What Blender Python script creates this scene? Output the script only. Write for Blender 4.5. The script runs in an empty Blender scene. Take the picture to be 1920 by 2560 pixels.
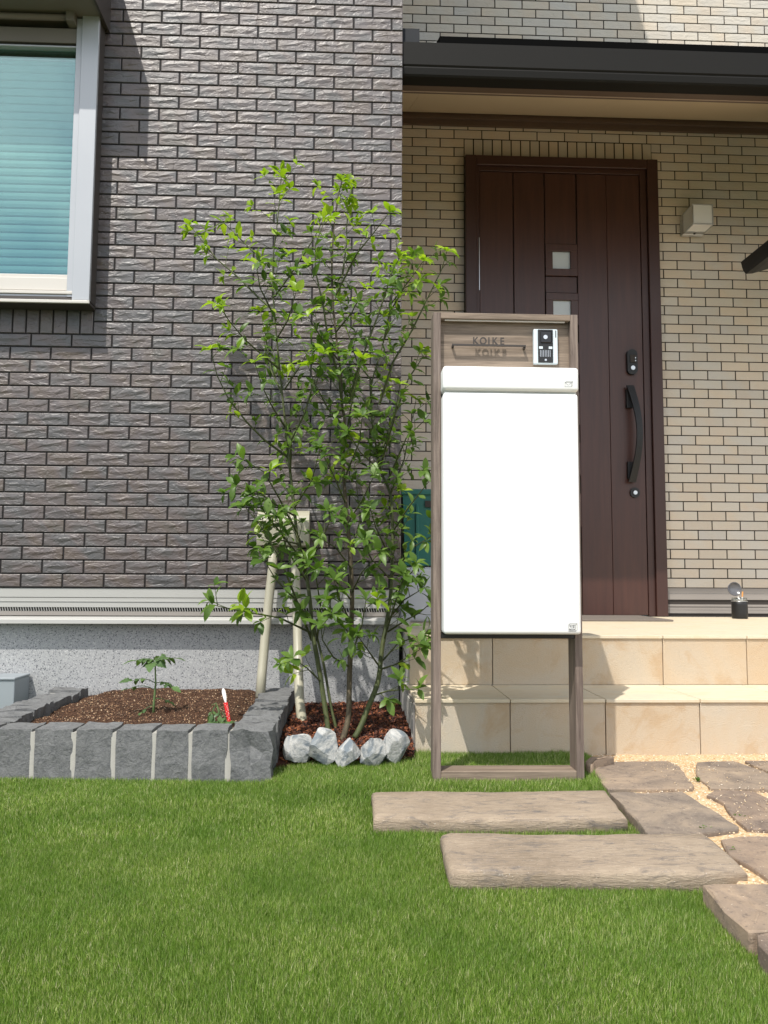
import bpy, bmesh, math, random
import numpy as np
from mathutils import Vector, Matrix
R_ = math.radians
random.seed(7)
rng = np.random.default_rng(7)
S = bpy.context.scene
COL = S.collection

# ------------------------------------------------------------------ camera
EYE = Vector((0.0, 0.0, 0.56))
cd = bpy.data.cameras.new('camera')
cam = bpy.data.objects.new('camera', cd); COL.objects.link(cam)
ax = ((0.9991, -0.0409, 0.0053), (-0.0086, -0.0825, 0.9966), (-0.0403, -0.9957, -0.0828))
m = Matrix((ax[0], ax[1], ax[2])).transposed().to_4x4(); m.translation = EYE
cam.matrix_world = m
cd.sensor_fit = 'VERTICAL'; cd.sensor_height = 24.0; cd.lens = 18.66562
cd.clip_start = 0.05; cd.clip_end = 500
S.camera = cam
S.render.resolution_x, S.render.resolution_y = 768, 1024

# ------------------------------------------------------------------ sky, sun, exposure
SUN = Vector((0.57, 1.0, -1.9)).normalized()          # direction the light travels
el = math.asin(-SUN.z); az = math.atan2(-SUN.x, -SUN.y)
W = bpy.data.worlds.new('World'); S.world = W; W.use_nodes = True
wt = W.node_tree; wt.nodes.clear()
sky = wt.nodes.new('ShaderNodeTexSky'); sky.sky_type = 'NISHITA'; sky.sun_disc = False
sky.sun_elevation = el; sky.sun_rotation = az; sky.air_density = 1.0; sky.dust_density = 1.6
tc = wt.nodes.new('ShaderNodeTexCoord')
cn = wt.nodes.new('ShaderNodeTexNoise'); cn.inputs['Scale'].default_value = 2.2; cn.inputs['Detail'].default_value = 7
cr = wt.nodes.new('ShaderNodeValToRGB'); cr.color_ramp.elements[0].position = .40; cr.color_ramp.elements[1].position = .60
cmx = wt.nodes.new('ShaderNodeMix'); cmx.data_type = 'RGBA'; cmx.inputs[7].default_value = (10.5, 10.8, 11.2, 1)
bg = wt.nodes.new('ShaderNodeBackground'); bg.inputs['Strength'].default_value = 0.122
wo = wt.nodes.new('ShaderNodeOutputWorld')
wt.links.new(tc.outputs['Generated'], cn.inputs['Vector']); wt.links.new(cn.outputs['Fac'], cr.inputs['Fac'])
wt.links.new(cr.outputs['Color'], cmx.inputs[0]); wt.links.new(sky.outputs['Color'], cmx.inputs[6])
wt.links.new(cmx.outputs[2], bg.inputs['Color']); wt.links.new(bg.outputs['Background'], wo.inputs['Surface'])
sd = bpy.data.lights.new('sun', 'SUN'); sd.energy = 3.6; sd.angle = R_(0.53); sd.color = (1.0, .955, .88)
so = bpy.data.objects.new('sun', sd); COL.objects.link(so)
so.rotation_euler = SUN.to_track_quat('-Z', 'Y').to_euler(); so.location = (-3, -6, 10)
S.view_settings.view_transform = 'Standard'; S.view_settings.look = 'None'
S.view_settings.exposure = 0.46; S.view_settings.gamma = 1.0; S.view_settings.use_curve_mapping = False
S.render.engine = 'CYCLES'

# ------------------------------------------------------------------ helpers
def link(name, me, m=None, parent=None, label=None, cat=None, group=None, kind=None, loc=None):
    o = bpy.data.objects.new(name, me); COL.objects.link(o)
    if m is not None and me is not None and not me.materials:
        for k in (m if isinstance(m, (list, tuple)) else [m]): me.materials.append(k)
    if parent is not None: o.parent = parent
    if loc is not None: o.location = loc
    if label: o['label'] = label
    if cat: o['category'] = cat
    if group: o['group'] = group
    if kind: o['kind'] = kind
    return o
def empty(name, loc, label=None, cat=None, group=None, kind=None):
    o = link(name, None, None, None, label, cat, group, kind); o.location = loc; o.empty_display_size = .1
    return o
def off(bm, parent):
    # parts are modelled in world coordinates; shift them into their parent's frame
    if parent is not None:
        p = parent; t = Vector((0, 0, 0))
        while p is not None: t += Vector(p.location); p = p.parent
        bmesh.ops.translate(bm, verts=bm.verts, vec=-t)
def fin(bm, name, m, parent=None, smooth=False, **kw):
    off(bm, parent)
    me = bpy.data.meshes.new(name); bm.to_mesh(me); bm.free()
    if smooth:
        for p in me.polygons: p.use_smooth = True
    return link(name, me, m, parent, **kw)
def box(bm, x0, x1, y0, y1, z0, z1, bev=0.0, seg=1):
    r = bmesh.ops.create_cube(bm, size=1.0)
    for v in r['verts']:
        v.co = Vector(((x0+x1)/2+v.co.x*(x1-x0), (y0+y1)/2+v.co.y*(y1-y0), (z0+z1)/2+v.co.z*(z1-z0)))
    if bev > 0:
        es = list({e for v in r['verts'] for e in v.link_edges})
        bmesh.ops.bevel(bm, geom=es, offset=bev, segments=seg, profile=.5, affect='EDGES')
def bx(name, m, parent, dims, bev=0.0, seg=1, smooth=False, **kw):
    bm = bmesh.new(); box(bm, *dims, bev, seg); return fin(bm, name, m, parent, smooth, **kw)
def tube(bm, pts, radii, n=8, cap=True):
    pts = [Vector(p) for p in pts]; rings = []
    for i, p in enumerate(pts):
        a = pts[max(i-1, 0)]; b = pts[min(i+1, len(pts)-1)]; d = (b-a).normalized()
        q = d.cross(Vector((0.3, 1, 0.1))).normalized(); w = d.cross(q).normalized()
        r = radii[i] if isinstance(radii, (list, tuple)) else radii
        rings.append([bm.verts.new(p + (q*math.cos(t)+w*math.sin(t))*r) for t in [2*math.pi*k/n for k in range(n)]])
    for a, b in zip(rings, rings[1:]):
        for k in range(n): bm.faces.new((a[k], a[(k+1) % n], b[(k+1) % n], b[k]))
    if cap:
        bm.faces.new(rings[0][::-1]); bm.faces.new(rings[-1])
def lathe(bm, c, prof, n=24):
    c = Vector(c); rings = []
    for r, z in prof: rings.append([bm.verts.new(c+Vector((r*math.cos(2*math.pi*k/n), r*math.sin(2*math.pi*k/n), z))) for k in range(n)])
    for a, b in zip(rings, rings[1:]):
        for k in range(n): bm.faces.new((a[k], a[(k+1) % n], b[(k+1) % n], b[k]))
    return rings
def extr(bm, poly, axis, a, b):
    """prism: poly is a list of 2D points in the plane across axis"""
    def P(u, v, t): return Vector((t, u, v)) if axis == 'X' else (Vector((u, t, v)) if axis == 'Y' else Vector((u, v, t)))
    A = [bm.verts.new(P(u, v, a)) for u, v in poly]; B = [bm.verts.new(P(u, v, b)) for u, v in poly]
    n = len(poly)
    for i in range(n): bm.faces.new((A[i], A[(i+1) % n], B[(i+1) % n], B[i]))
    bm.faces.new(A[::-1]); bm.faces.new(B)
    bmesh.ops.recalc_face_normals(bm, faces=bm.faces)
def mesh_from(name, V, Fc, m=None, smooth=False):
    me = bpy.data.meshes.new(name); me.from_pydata([tuple(v) for v in V], [], Fc)
    if m is not None: me.materials.append(m)
    if smooth:
        for p in me.polygons: p.use_smooth = True
    return me
def mesh_np(name, V, F, mat=None, smooth=False):
    me = bpy.data.meshes.new(name); nf, k = F.shape
    me.vertices.add(len(V)); me.vertices.foreach_set('co', V.astype(np.float32).ravel())
    me.loops.add(nf*k); me.loops.foreach_set('vertex_index', F.astype(np.int32).ravel())
    me.polygons.add(nf); me.polygons.foreach_set('loop_start', np.arange(0, nf*k, k, dtype=np.int32))
    if smooth: me.polygons.foreach_set('use_smooth', np.ones(nf, dtype=bool))
    me.update(calc_edges=True); me.validate()
    if mat: me.materials.append(mat)
    return me

# ------------------------------------------------------------------ materials
class M:
    def __init__(s, name):
        s.m = bpy.data.materials.new(name); s.m.use_nodes = True; s.t = s.m.node_tree
        s.b = s.t.nodes['Principled BSDF']; s.out = s.t.nodes['Material Output']
    def n(s, ty, **kw):
        nd = s.t.nodes.new(ty)
        for k, v in kw.items():
            if k.startswith('i_'):
                nd.inputs[k[2:].replace('_', ' ')].default_value = v
            else: setattr(nd, k, v)
        return nd
    def l(s, a, b): s.t.links.new(a, b)
    def math(s, op, a, b=None, c=None, clamp=False):
        nd = s.n('ShaderNodeMath', operation=op, use_clamp=clamp)
        for i, v in enumerate((a, b, c)):
            if v is None: continue
            if hasattr(v, 'links'): s.l(v, nd.inputs[i])
            else: nd.inputs[i].default_value = v
        return nd.outputs[0]
    def vmath(s, op, a, b=None):
        nd = s.n('ShaderNodeVectorMath', operation=op)
        for i, v in enumerate((a, b)):
            if v is None: continue
            if hasattr(v, 'links'): s.l(v, nd.inputs[i])
            else: nd.inputs[i].default_value = v
        return nd.outputs[0]
    def ramp(s, fac, stops, interp='LINEAR'):
        nd = s.n('ShaderNodeValToRGB'); r = nd.color_ramp; r.interpolation = interp
        while len(r.elements) < len(stops): r.elements.new(.5)
        for e, (p, c) in zip(r.elements, stops):
            e.position = p; e.color = (*c, 1) if len(c) == 3 else c
        s.l(fac, nd.inputs[0]); return nd.outputs[0]
    def mix(s, fac, a, b, blend='MIX'):
        nd = s.n('ShaderNodeMix', data_type='RGBA', blend_type=blend)
        for i, v in ((0, fac), (6, a), (7, b)):
            if hasattr(v, 'links'): s.l(v, nd.inputs[i])
            elif i == 0: nd.inputs[0].default_value = v
            else: nd.inputs[i].default_value = (*v, 1)
        return nd.outputs[2]
    def noise(s, vec, scale, detail=4, rough=.55, dist=0.0, out='Fac'):
        nd = s.n('ShaderNodeTexNoise'); nd.inputs['Scale'].default_value = scale; nd.inputs['Detail'].default_value = detail
        nd.inputs['Roughness'].default_value = rough; nd.inputs['Distortion'].default_value = dist
        if vec is not None: s.l(vec, nd.inputs['Vector'])
        return nd.outputs[out]
    def pos(s): return s.n('ShaderNodeNewGeometry').outputs['Position']
    def rnd(s):
        a = s.n('ShaderNodeObjectInfo').outputs['Random']; b = s.n('ShaderNodeNewGeometry').outputs['Random Per Island']
        return s.math('FRACT', s.math('ADD', a, b))
    def bump(s, h, strength, dist, normal=None):
        nd = s.n('ShaderNodeBump'); nd.inputs['Strength'].default_value = strength; nd.inputs['Distance'].default_value = dist
        s.l(h, nd.inputs['Height'])
        if normal is not None: s.l(normal, nd.inputs['Normal'])
        return nd.outputs['Normal']
    def set(s, col=None, rough=None, metal=None, normal=None, spec=None, coat=None, coatr=None):
        for key, v in (('Base Color', col), ('Roughness', rough), ('Metallic', metal), ('Specular IOR Level', spec), ('Coat Weight', coat), ('Coat Roughness', coatr)):
            if v is None: continue
            if hasattr(v, 'links'): s.l(v, s.b.inputs[key])
            elif key == 'Base Color': s.b.inputs[key].default_value = (*v, 1)
            else: s.b.inputs[key].default_value = v
        if normal is not None: s.l(normal, s.b.inputs['Normal'])
        return s.m

def plain(name, col, rough=.5, metal=0.0, var=.06, sc=9.0, bump=0.0, bsc=200.0, spec=None, coat=None):
    k = M(name); p = k.pos(); n = k.noise(p, sc, 5)
    c = k.mix(n, tuple(x*(1-var) for x in col), tuple(min(1, x*(1+var)) for x in col))
    nm = k.bump(k.noise(p, bsc, 3), bump, .001) if bump else None
    rr = k.math('ADD', k.math('MULTIPLY', n, .14), rough-.07)
    return k.set(c, rr, metal, nm, spec, coat)

def brick_mat(name, cols, patch, relief, dist, rough, coat):
    k = M(name); p = k.pos(); r = k.rnd()
    o = k.n('ShaderNodeCombineXYZ'); k.l(k.math('MULTIPLY', r, 37.0), o.inputs[0]); k.l(k.math('MULTIPLY', r, 91.0), o.inputs[1]); k.l(k.math('MULTIPLY', r, 53.0), o.inputs[2])
    v = k.vmath('ADD', p, o.outputs[0])
    # glaze: cloudy diagonal patches of different firing colours inside each brick
    vr = k.n('ShaderNodeVectorRotate', rotation_type='Y_AXIS'); vr.inputs['Angle'].default_value = .7; k.l(v, vr.inputs['Vector'])
    sv = k.vmath('MULTIPLY', vr.outputs[0], (1.0, 1.0, .45))
    n1 = k.noise(sv, patch, 2, .5, .6)
    pc = k.ramp(n1, cols)
    tint = k.ramp(r, [(0, (.91, .90, .92)), (.35, (1, .98, .98)), (.7, (1.04, 1, .97)), (1, (.97, .97, 1.0))])
    c = k.mix(1.0, pc, tint, 'MULTIPLY')
    fn = k.noise(p, 420, 2)
    c = k.mix(k.math('MULTIPLY', fn, .22), c, (.02, .018, .016))
    # chipped relief: a few long wavy crests per brick, flat hollows below them, smooth glaze between
    rv = k.vmath('MULTIPLY', v, (1.0, 1.0, 1.9))
    wv = k.vmath('ADD', rv, k.vmath('MULTIPLY', k.noise(rv, 30, 3, .5, 0, 'Color'), (.014, .014, .014)))
    a = k.noise(wv, 13, 3, .45, .9)
    step = k.n('ShaderNodeMapRange', interpolation_type='SMOOTHSTEP'); step.inputs['From Min'].default_value = .47; step.inputs['From Max'].default_value = .53; k.l(a, step.inputs[0])
    a2 = k.noise(wv, 24, 2, .4, 1.4); st2 = k.n('ShaderNodeMapRange', interpolation_type='SMOOTHSTEP'); st2.inputs['From Min'].default_value = .49; st2.inputs['From Max'].default_value = .55; k.l(a2, st2.inputs[0])
    h = k.math('ADD', k.math('MULTIPLY', step.outputs[0], .8), k.math('MULTIPLY', st2.outputs[0], .45))
    h = k.math('ADD', h, k.math('MULTIPLY', a, 1.2))
    nb = k.bump(h, relief, dist)
    return k.set(c, rough, 0, nb, .85 if coat else .4, coat, .5)

MAT = {}
MAT['dark_brick'] = brick_mat('dark glazed brick', [(.28, (.068, .067, .070)), (.42, (.081, .073, .072)), (.52, (.096, .074, .071)), (.62, (.104, .077, .063)), (.72, (.083, .072, .061)), (.84, (.071, .070, .072))], 9.0, .48, .0024, .48, .22)
MAT['beige_brick'] = brick_mat('beige brick', [(.25, (.64, .615, .56)), (.45, (.66, .61, .52)), (.6, (.68, .59, .47)), (.8, (.635, .61, .55))], 3.5, .35, .0018, .62, 0.0)
MAT['dark_joint'] = plain('dark joint', (.010, .008, .008), .8)
MAT['beige_joint'] = plain('brown joint', (.016, .011, .008), .9)
MAT['flash'] = plain('grey painted metal flashing', (.41, .405, .385), .38, 0, .04, 5)
MAT['flash_brown'] = plain('taupe painted flashing', (.27, .245, .225), .45, 0, .04, 5)
MAT['slot'] = plain('dark vent slot', (.035, .028, .024), .7)
MAT['alu'] = plain('silver aluminium window frame', (.42, .43, .45), .36, .25, .03, 3)
MAT['alu_white'] = plain('cream window sash', (.58, .545, .50), .35, 0, .03, 3)
MAT['alu_dark'] = plain('dark window surround', (.055, .045, .04), .5)
MAT['hood'] = plain('taupe window hood', (.16, .14, .115), .6)
MAT['door'] = None
MAT['black'] = plain('black metal', (.009, .009, .010), .5)
MAT['gutter'] = plain('charcoal gutter', (.015, .0142, .013), .6, 0, .05, 3, 0, 200, .12)
MAT['fascia'] = plain('brown fascia', (.11, .075, .055), .5, 0, .05, 3)
MAT['trim_light'] = plain('pale brown trim lip', (.42, .32, .26), .45)
MAT['soffit'] = plain('cream soffit board', (.56, .45, .30), .8, 0, .05, 2, .3, 300)
MAT['white'] = plain('white powder coat', (.80, .815, .805), .42, 0, .012, 6, .12, 500)
MAT['white2'] = plain('grey white box body', (.62, .63, .62), .5)
MAT['ink'] = plain('grey printed ink', (.09, .09, .09), .6)
MAT['steel'] = plain('brushed steel', (.62, .64, .66), .3, .85, .05, 40)
MAT['pipe'] = plain('cream plastic pipe', (.36, .34, .26), .42, 0, .05, 8)
MAT['greybox'] = plain('grey painted utility box', (.27, .30, .32), .45, 0, .04, 6)
MAT['teal'] = plain('teal plastic', (.018, .135, .115), .35, 0, .1, 5)
MAT['poly'] = plain('pale grey plastic', (.55, .57, .62), .45, 0, .08, 8)
MAT['mat'] = plain('brown door mat', (.16, .135, .115), .95, 0, .15, 60, .6, 500)
MAT['red'] = plain('red plant label', (.62, .02, .02), .4)
MAT['grout'] = plain('pale grout', (.40, .385, .35), .9, 0, .1, 30, .5, 300)

k = M('mahogany door'); p = k.pos()
g = k.noise(k.vmath('MULTIPLY', p, (1, 1, .06)), 42, 6, .6, .4); g2 = k.noise(k.vmath('MULTIPLY', p, (1, 1, .25)), 6, 3)
c = k.mix(g2, k.mix(g, (.026, .009, .0075), (.085, .030, .021)), k.mix(g, (.036, .015, .012), (.095, .040, .028)))
MAT['door'] = k.set(c, .36, 0, k.bump(g, .12, .0006), .5)
k = M('dark red door frame'); p = k.pos()
MAT['doorframe'] = k.set(k.mix(k.noise(p, 5), (.042, .016, .013), (.058, .024, .018)), .4)

def wood(name, dark, light, along):
    k = M(name); p = k.pos(); sc = {'X': (.05, 1, 1), 'Z': (1, 1, .05)}[along]
    v = k.vmath('MULTIPLY', p, sc); g = k.noise(v, 150, 6, .65, .8); h = k.noise(v, 38, 4, .6, 1.6)
    f = k.math('ADD', k.math('MULTIPLY', g, .55), k.math('MULTIPLY', h, .5))
    c = k.ramp(f, [(.36, dark), (.52, tuple((a+b)/2 for a, b in zip(dark, light))), (.66, light)])
    return k.set(c, .62, 0, k.bump(g, .35, .0012), .35)
MAT['wood_x'] = wood('weathered grey-brown wood, horizontal grain', (.105, .078, .058), (.29, .225, .17), 'X')
MAT['wood_z'] = wood('weathered grey-brown wood, vertical grain', (.085, .062, .052), (.26, .205, .17), 'Z')

# pitted stone tile for the steps: blotchy ochre iron stains on a sandy ground
k = M('sandstone tile'); p = k.pos(); r = k.rnd()
o = k.n('ShaderNodeCombineXYZ'); k.l(k.math('MULTIPLY', r, 11.0), o.inputs[0]); k.l(k.math('MULTIPLY', r, 23.0), o.inputs[2])
v = k.vmath('ADD', p, o.outputs[0]); big = k.noise(v, 4.2, 5, .6, .7); st = k.noise(v, 9.0, 7, .62, .5); fine = k.noise(p, 380, 3)
c = k.ramp(big, [(.30, (.53, .48, .40)), (.44, (.58, .50, .39)), (.58, (.58, .465, .33)), (.74, (.54, .50, .42))])
c = k.mix(k.math('MULTIPLY', k.ramp(r, [(0, (1, 1, 1)), (.3, (.15, .15, .15)), (.6, (.0, .0, .0)), (.8, (.85, .85, .85)), (1, (.1, .1, .1))]), k.math('ADD', .35, big)), c, (.55, .40, .25))
c = k.mix(k.ramp(st, [(.54, (0, 0, 0)), (.66, (.5, .5, .5)), (.76, (0.2, 0.2, 0.2))]), c, (.48, .31, .16))
c = k.mix(k.math('MULTIPLY', fine, .30), c, (.25, .21, .16))
c = k.mix(k.ramp(k.noise(k.vmath('MULTIPLY', v, (1, 1, .22)), 30, 4, .7), [(.66, (0, 0, 0)), (.8, (.6, .6, .6))]), c, (.28, .25, .2))
MAT['step'] = k.set(c, .72, 0, k.bump(k.noise(k.vmath('MULTIPLY', p, (1, 1, 1.8)), 170, 6, .75), .8, .003), .35)
k = M('pale sandstone tread'); p = k.pos(); v = k.vmath('MULTIPLY', p, (1, 2.4, 1)); n = k.noise(v, 7, 6, .6, 1.2)
c = k.ramp(n, [(.35, (.60, .53, .41)), (.5, (.66, .57, .42)), (.6, (.63, .52, .36)), (.75, (.66, .59, .47))])
MAT['tread'] = k.set(k.mix(k.math('MULTIPLY', k.noise(p, 300), .18), c, (.35, .3, .22)), .6, 0, k.bump(k.noise(p, 220, 4), .2, .001), .4)

# speckled render on the foundation
k = M('speckled grey render'); p = k.pos()
v1 = k.n('ShaderNodeTexVoronoi'); v1.inputs['Scale'].default_value = 300; k.l(p, v1.inputs['Vector'])
sp = k.ramp(k.n('ShaderNodeSeparateColor').outputs[0], [(0, (0, 0, 0)), (1, (1, 1, 1))])
sc_ = k.n('ShaderNodeSeparateColor'); k.l(v1.outputs['Color'], sc_.inputs[0])
c = k.ramp(sc_.outputs[0], [(0, (.10, .105, .115)), (.07, (.16, .165, .175)), (.11, (.34, .345, .35)), (.5, (.38, .385, .385)), (.86, (.43, .432, .43)), (.94, (.52, .52, .51))], 'CONSTANT')
c = k.mix(k.math('MULTIPLY', k.noise(p, 7, 5), .35), c, (.33, .335, .345))
MAT['render'] = k.set(c, .88, 0, k.bump(k.noise(p, 300, 4, .7), .6, .0025), .3)

# split basalt blocks
def rock_mat(name, a, b, cvein, s1, vein, bs, bd, rough=.85):
    k = M(name); p = k.pos(); r = k.rnd()
    o = k.n('ShaderNodeCombineXYZ'); k.l(k.math('MULTIPLY', r, 19.0), o.inputs[1]); v = k.vmath('ADD', p, o.outputs[0])
    n = k.noise(v, s1, 6, .6, .4); c = k.mix(n, a, b)
    w = k.noise(v, s1*1.2, 8, .62, 2.0)
    vn = k.math('SUBTRACT', 1.0, k.math('ABSOLUTE', k.math('MULTIPLY', k.math('SUBTRACT', w, .5), 9.0)), clamp=True)
    c = k.mix(k.math('MULTIPLY', vn, vein), c, cvein)
    c = k.mix(k.math('MULTIPLY', k.noise(p, 420, 2), .35), c, tuple(x*.45 for x in a))
    h = k.math('ADD', k.noise(v, 40, 9, .68, .5), k.math('MULTIPLY', k.noise(v, 12, 4), .8))
    return k.set(c, rough, 0, k.bump(h, bs, bd), .3)
MAT['basalt'] = rock_mat('split dark basalt', (.085, .088, .092), (.195, .197, .198), (.34, .34, .33), 26, .28, 1.0, .006)
MAT['marble'] = rock_mat('blue white marble rock', (.08, .11, .14), (.31, .335, .35), (.60, .585, .55), 7, .85, 1.0, .006, .8)
k = M('brown grey sandstone slab'); p = k.pos(); r = k.rnd(); o = k.n('ShaderNodeCombineXYZ'); k.l(k.math('MULTIPLY', r, 19.0), o.inputs[1]); v = k.vmath('ADD', p, o.outputs[0])
big = k.noise(v, 7, 7, .65, .8); med = k.noise(v, 45, 6, .7); c = k.ramp(big, [(.30, (.15, .125, .11)), (.45, (.25, .205, .168)), (.58, (.33, .265, .205)), (.72, (.43, .34, .25))])
c = k.mix(1.0, c, k.ramp(r, [(0, (.60, .57, .58)), (.3, (1.0, .92, .84)), (.6, (.82, .82, .80)), (1, (1.12, 1.0, .88))]), 'MULTIPLY'); c = k.mix(k.ramp(med, [(.5, (0, 0, 0)), (.66, (.45, .45, .45))]), c, (.27, .21, .16)); c = k.mix(k.ramp(k.noise(v, 190, 3, .7), [(.655, (0, 0, 0)), (.70, (.9, .9, .9))]), c, (.56, .48, .38)); c = k.mix(k.ramp(k.noise(v, 60, 5, .7), [(.56, (0, 0, 0)), (.68, (.75, .75, .75))]), c, (.10, .08, .072))
MAT['slab'] = k.set(c, .9, 0, k.bump(k.math('ADD', k.noise(v, 30, 10, .75, .3), k.math('MULTIPLY', big, 1.2)), .8, .005), .25)

k = M('sleeper concrete'); p = k.pos(); v = k.vmath('MULTIPLY', p, (.16, 1, 1)); g = k.noise(v, 130, 9, .72, 1.8); b = k.noise(p, 5, 5, .6); d = k.noise(k.vmath('MULTIPLY', p, (.4, 1, 1)), 34, 9, .76, .8)
c = k.ramp(k.math('ADD', k.math('MULTIPLY', g, .5), k.math('MULTIPLY', b, .5)), [(.32, (.22, .170, .120)), (.5, (.345, .272, .20)), (.66, (.43, .345, .255))])
c = k.mix(k.ramp(d, [(.52, (0, 0, 0)), (.66, (.8, .8, .8))]), c, (.13, .12, .115))
c = k.mix(k.ramp(k.noise(p, 210, 3, .7), [(.62, (0, 0, 0)), (.70, (.6, .6, .6))]), c, (.08, .07, .06)); c = k.mix(k.ramp(k.noise(p, 330, 2, .7), [(.66, (0, 0, 0)), (.72, (.7, .7, .7))]), c, (.62, .58, .52))
MAT['sleeper'] = k.set(c, .85, 0, k.bump(k.math('ADD', g, d), .9, .005), .3)

# ------------------------------------------------------------------ ground, lawn base, gravel
k = M('lawn backing'); p = k.pos()
MAT['lawn_base'] = k.set(k.mix(k.noise(p, 40, 4), (.03, .055, .012), (.06, .08, .03)), .95)
k = M('sandy gravel'); p = k.pos(); v1 = k.n('ShaderNodeTexVoronoi'); v1.inputs['Scale'].default_value = 240; k.l(p, v1.inputs['Vector']); sc_ = k.n('ShaderNodeSeparateColor'); k.l(v1.outputs['Color'], sc_.inputs[0])
c = k.ramp(sc_.outputs[0], [(0, (.40, .25, .12)), (.3, (.56, .38, .20)), (.6, (.66, .48, .28)), (.85, (.74, .60, .42)), (1, (.40, .33, .25))])
c = k.mix(k.math('MULTIPLY', k.noise(p, 25, 4), .3), c, (.50, .32, .16))
MAT['gravel'] = k.set(c, .9, 0, k.bump(k.math('MULTIPLY', v1.outputs['Distance'], 1.0), 1.0, .003), .3)

def grid_mesh(name, x0, x1, y0, y1, nx, ny, zf, m):
    xs = np.linspace(x0, x1, nx+1); ys = np.linspace(y0, y1, ny+1); X, Y = np.meshgrid(xs, ys)
    Z = zf(X, Y); V = np.stack([X.ravel(), Y.ravel(), Z.ravel()], 1)
    i = np.arange(ny)[:, None]*(nx+1)+np.arange(nx)[None, :]; i = i.ravel()
    return mesh_np(name, V, np.stack([i, i+1, i+nx+2, i+nx+1], 1), m, True)
# the wide ground out to the horizon, with the lawn and the gravel lying on it
link('ground', mesh_from('ground', [(-200, -200, -.012), (200, -200, -.012), (200, 200, -.012), (-200, 200, -.012)], [(0, 1, 2, 3)]), MAT['lawn_base'], kind='structure')
def lumps(X, Y, s, a): return a*(np.sin(X*s*1.3+1.1*np.sin(Y*s))+np.sin(Y*s*1.7+1.3*np.sin(X*s*.8+2)))
# boundary between lawn and the stone path on the right
EDGE = [(0.6887, 2.3377), (0.6975, 2.1767), (0.6584, 1.8822), (0.6584, 1.7354), (0.6886, 1.6822), (0.6584, 1.5018), (0.6208, 1.3572), (0.6144, 1.2378), (0.5959, 1.1618), (0.5678, 1.0353)]
EDGE = [(EDGE[0][0]-.01, 2.52)] + EDGE + [(EDGE[-1][0]+.25, .55), (EDGE[-1][0]+.6, -.5)]
ex = np.array([e[0] for e in EDGE]); ey = np.array([e[1] for e in EDGE])
def edge_x(y): return np.interp(-np.asarray(y), -ey, ex)
link('path', grid_mesh('path', .56, 4.2, -.6, 2.54, 150, 130, lambda X, Y: np.where(X > edge_x(Y)+.045, .015+lumps(X, Y, 23, .0012), -.011), MAT['gravel']), None, kind='structure')
# loose grains on the gravel joints
GV = []; GF = []
for i in range(9000):
    y = random.uniform(1.1, 2.5); x = random.uniform(float(edge_x(y))+.06, 2.2); s = random.uniform(.0012, .0034); b = len(GV)
    a = random.uniform(0, 6.28)
    for q in ((1, 0, 0), (-.5, .8, 0), (-.5, -.8, 0), (0, 0, .8)):
        GV.append((x+s*(q[0]*math.cos(a)-q[1]*math.sin(a)), y+s*(q[0]*math.sin(a)+q[1]*math.cos(a)), .017+.0015+s*q[2]))
    GF += [(b, b+1, b+3), (b+1, b+2, b+3), (b+2, b, b+3)]
k = M('gravel grains'); rr = k.rnd()
MAT['grain'] = k.set(k.ramp(rr, [(0, (.62, .45, .26)), (.4, (.72, .56, .36)), (.75, (.8, .72, .6)), (.9, (.45, .28, .14)), (1, (.3, .24, .18))]), .85)
link('gravel', mesh_np('gravel', np.array(GV), np.array(GF), MAT['grain']), None, kind='stuff', cat='gravel', label='sandy yellow gravel between the stone slabs of the path')

# ------------------------------------------------------------------ house
house = empty('brick_house', (-.1, 3.4, 0), 'house with a dark brick wing, a beige brick entrance wing and a red-brown door', 'house')
YD, YB = 3.14, 4.301                     # faces of the dark wall and of the beige wall
XC = .194                                # corner of the dark wing
PXT, PYT = .15819, .05269                # brick pitch
X1, Z1 = -.8799, 2.9415                  # dark joint grid origin
X2, Z2 = .4018, 3.0973                   # beige joint grid origin
WX = -1.034                              # right edge of the window opening
WZ0, WZ1, WSOL = 1.633, 3.07, 1.519

# backing walls
bm = bmesh.new()
box(bm, -4.0, XC-.003, YD+.0040, 4.9, 3.0, 6.2); box(bm, -4.0, XC-.003, YD+.0040, 4.9, .515, 1.63); box(bm, -1.05, XC-.003, YD+.0040, 4.9, 1.6301, 2.9999); box(bm, -4.0, -2.58, YD+.0040, 4.9, 1.6301, 2.9999); box(bm, -2.5799, -1.0501, 3.9, 4.9, 1.6301, 2.9999)
w_dark = fin(bm, 'wall', MAT['dark_joint'], house, label='dark brown chipped brick wall of the left wing')
w_beige = bx('wall', MAT['beige_joint'], house, (XC, 5.5, YB+.0028, 4.9, .515, 6.0), label='beige brick wall behind the entrance door')
def visible(x, y, z):
    v = m.inverted() @ Vector((x, y, z)); f = cd.lens/24*2560
    px = 960+f*v.x/-v.z; py = 1280-f*v.y/-v.z
    return -15 < px < 1935 and -15 < py < 2575, 1/(-v.z)
bcache = {}
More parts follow.
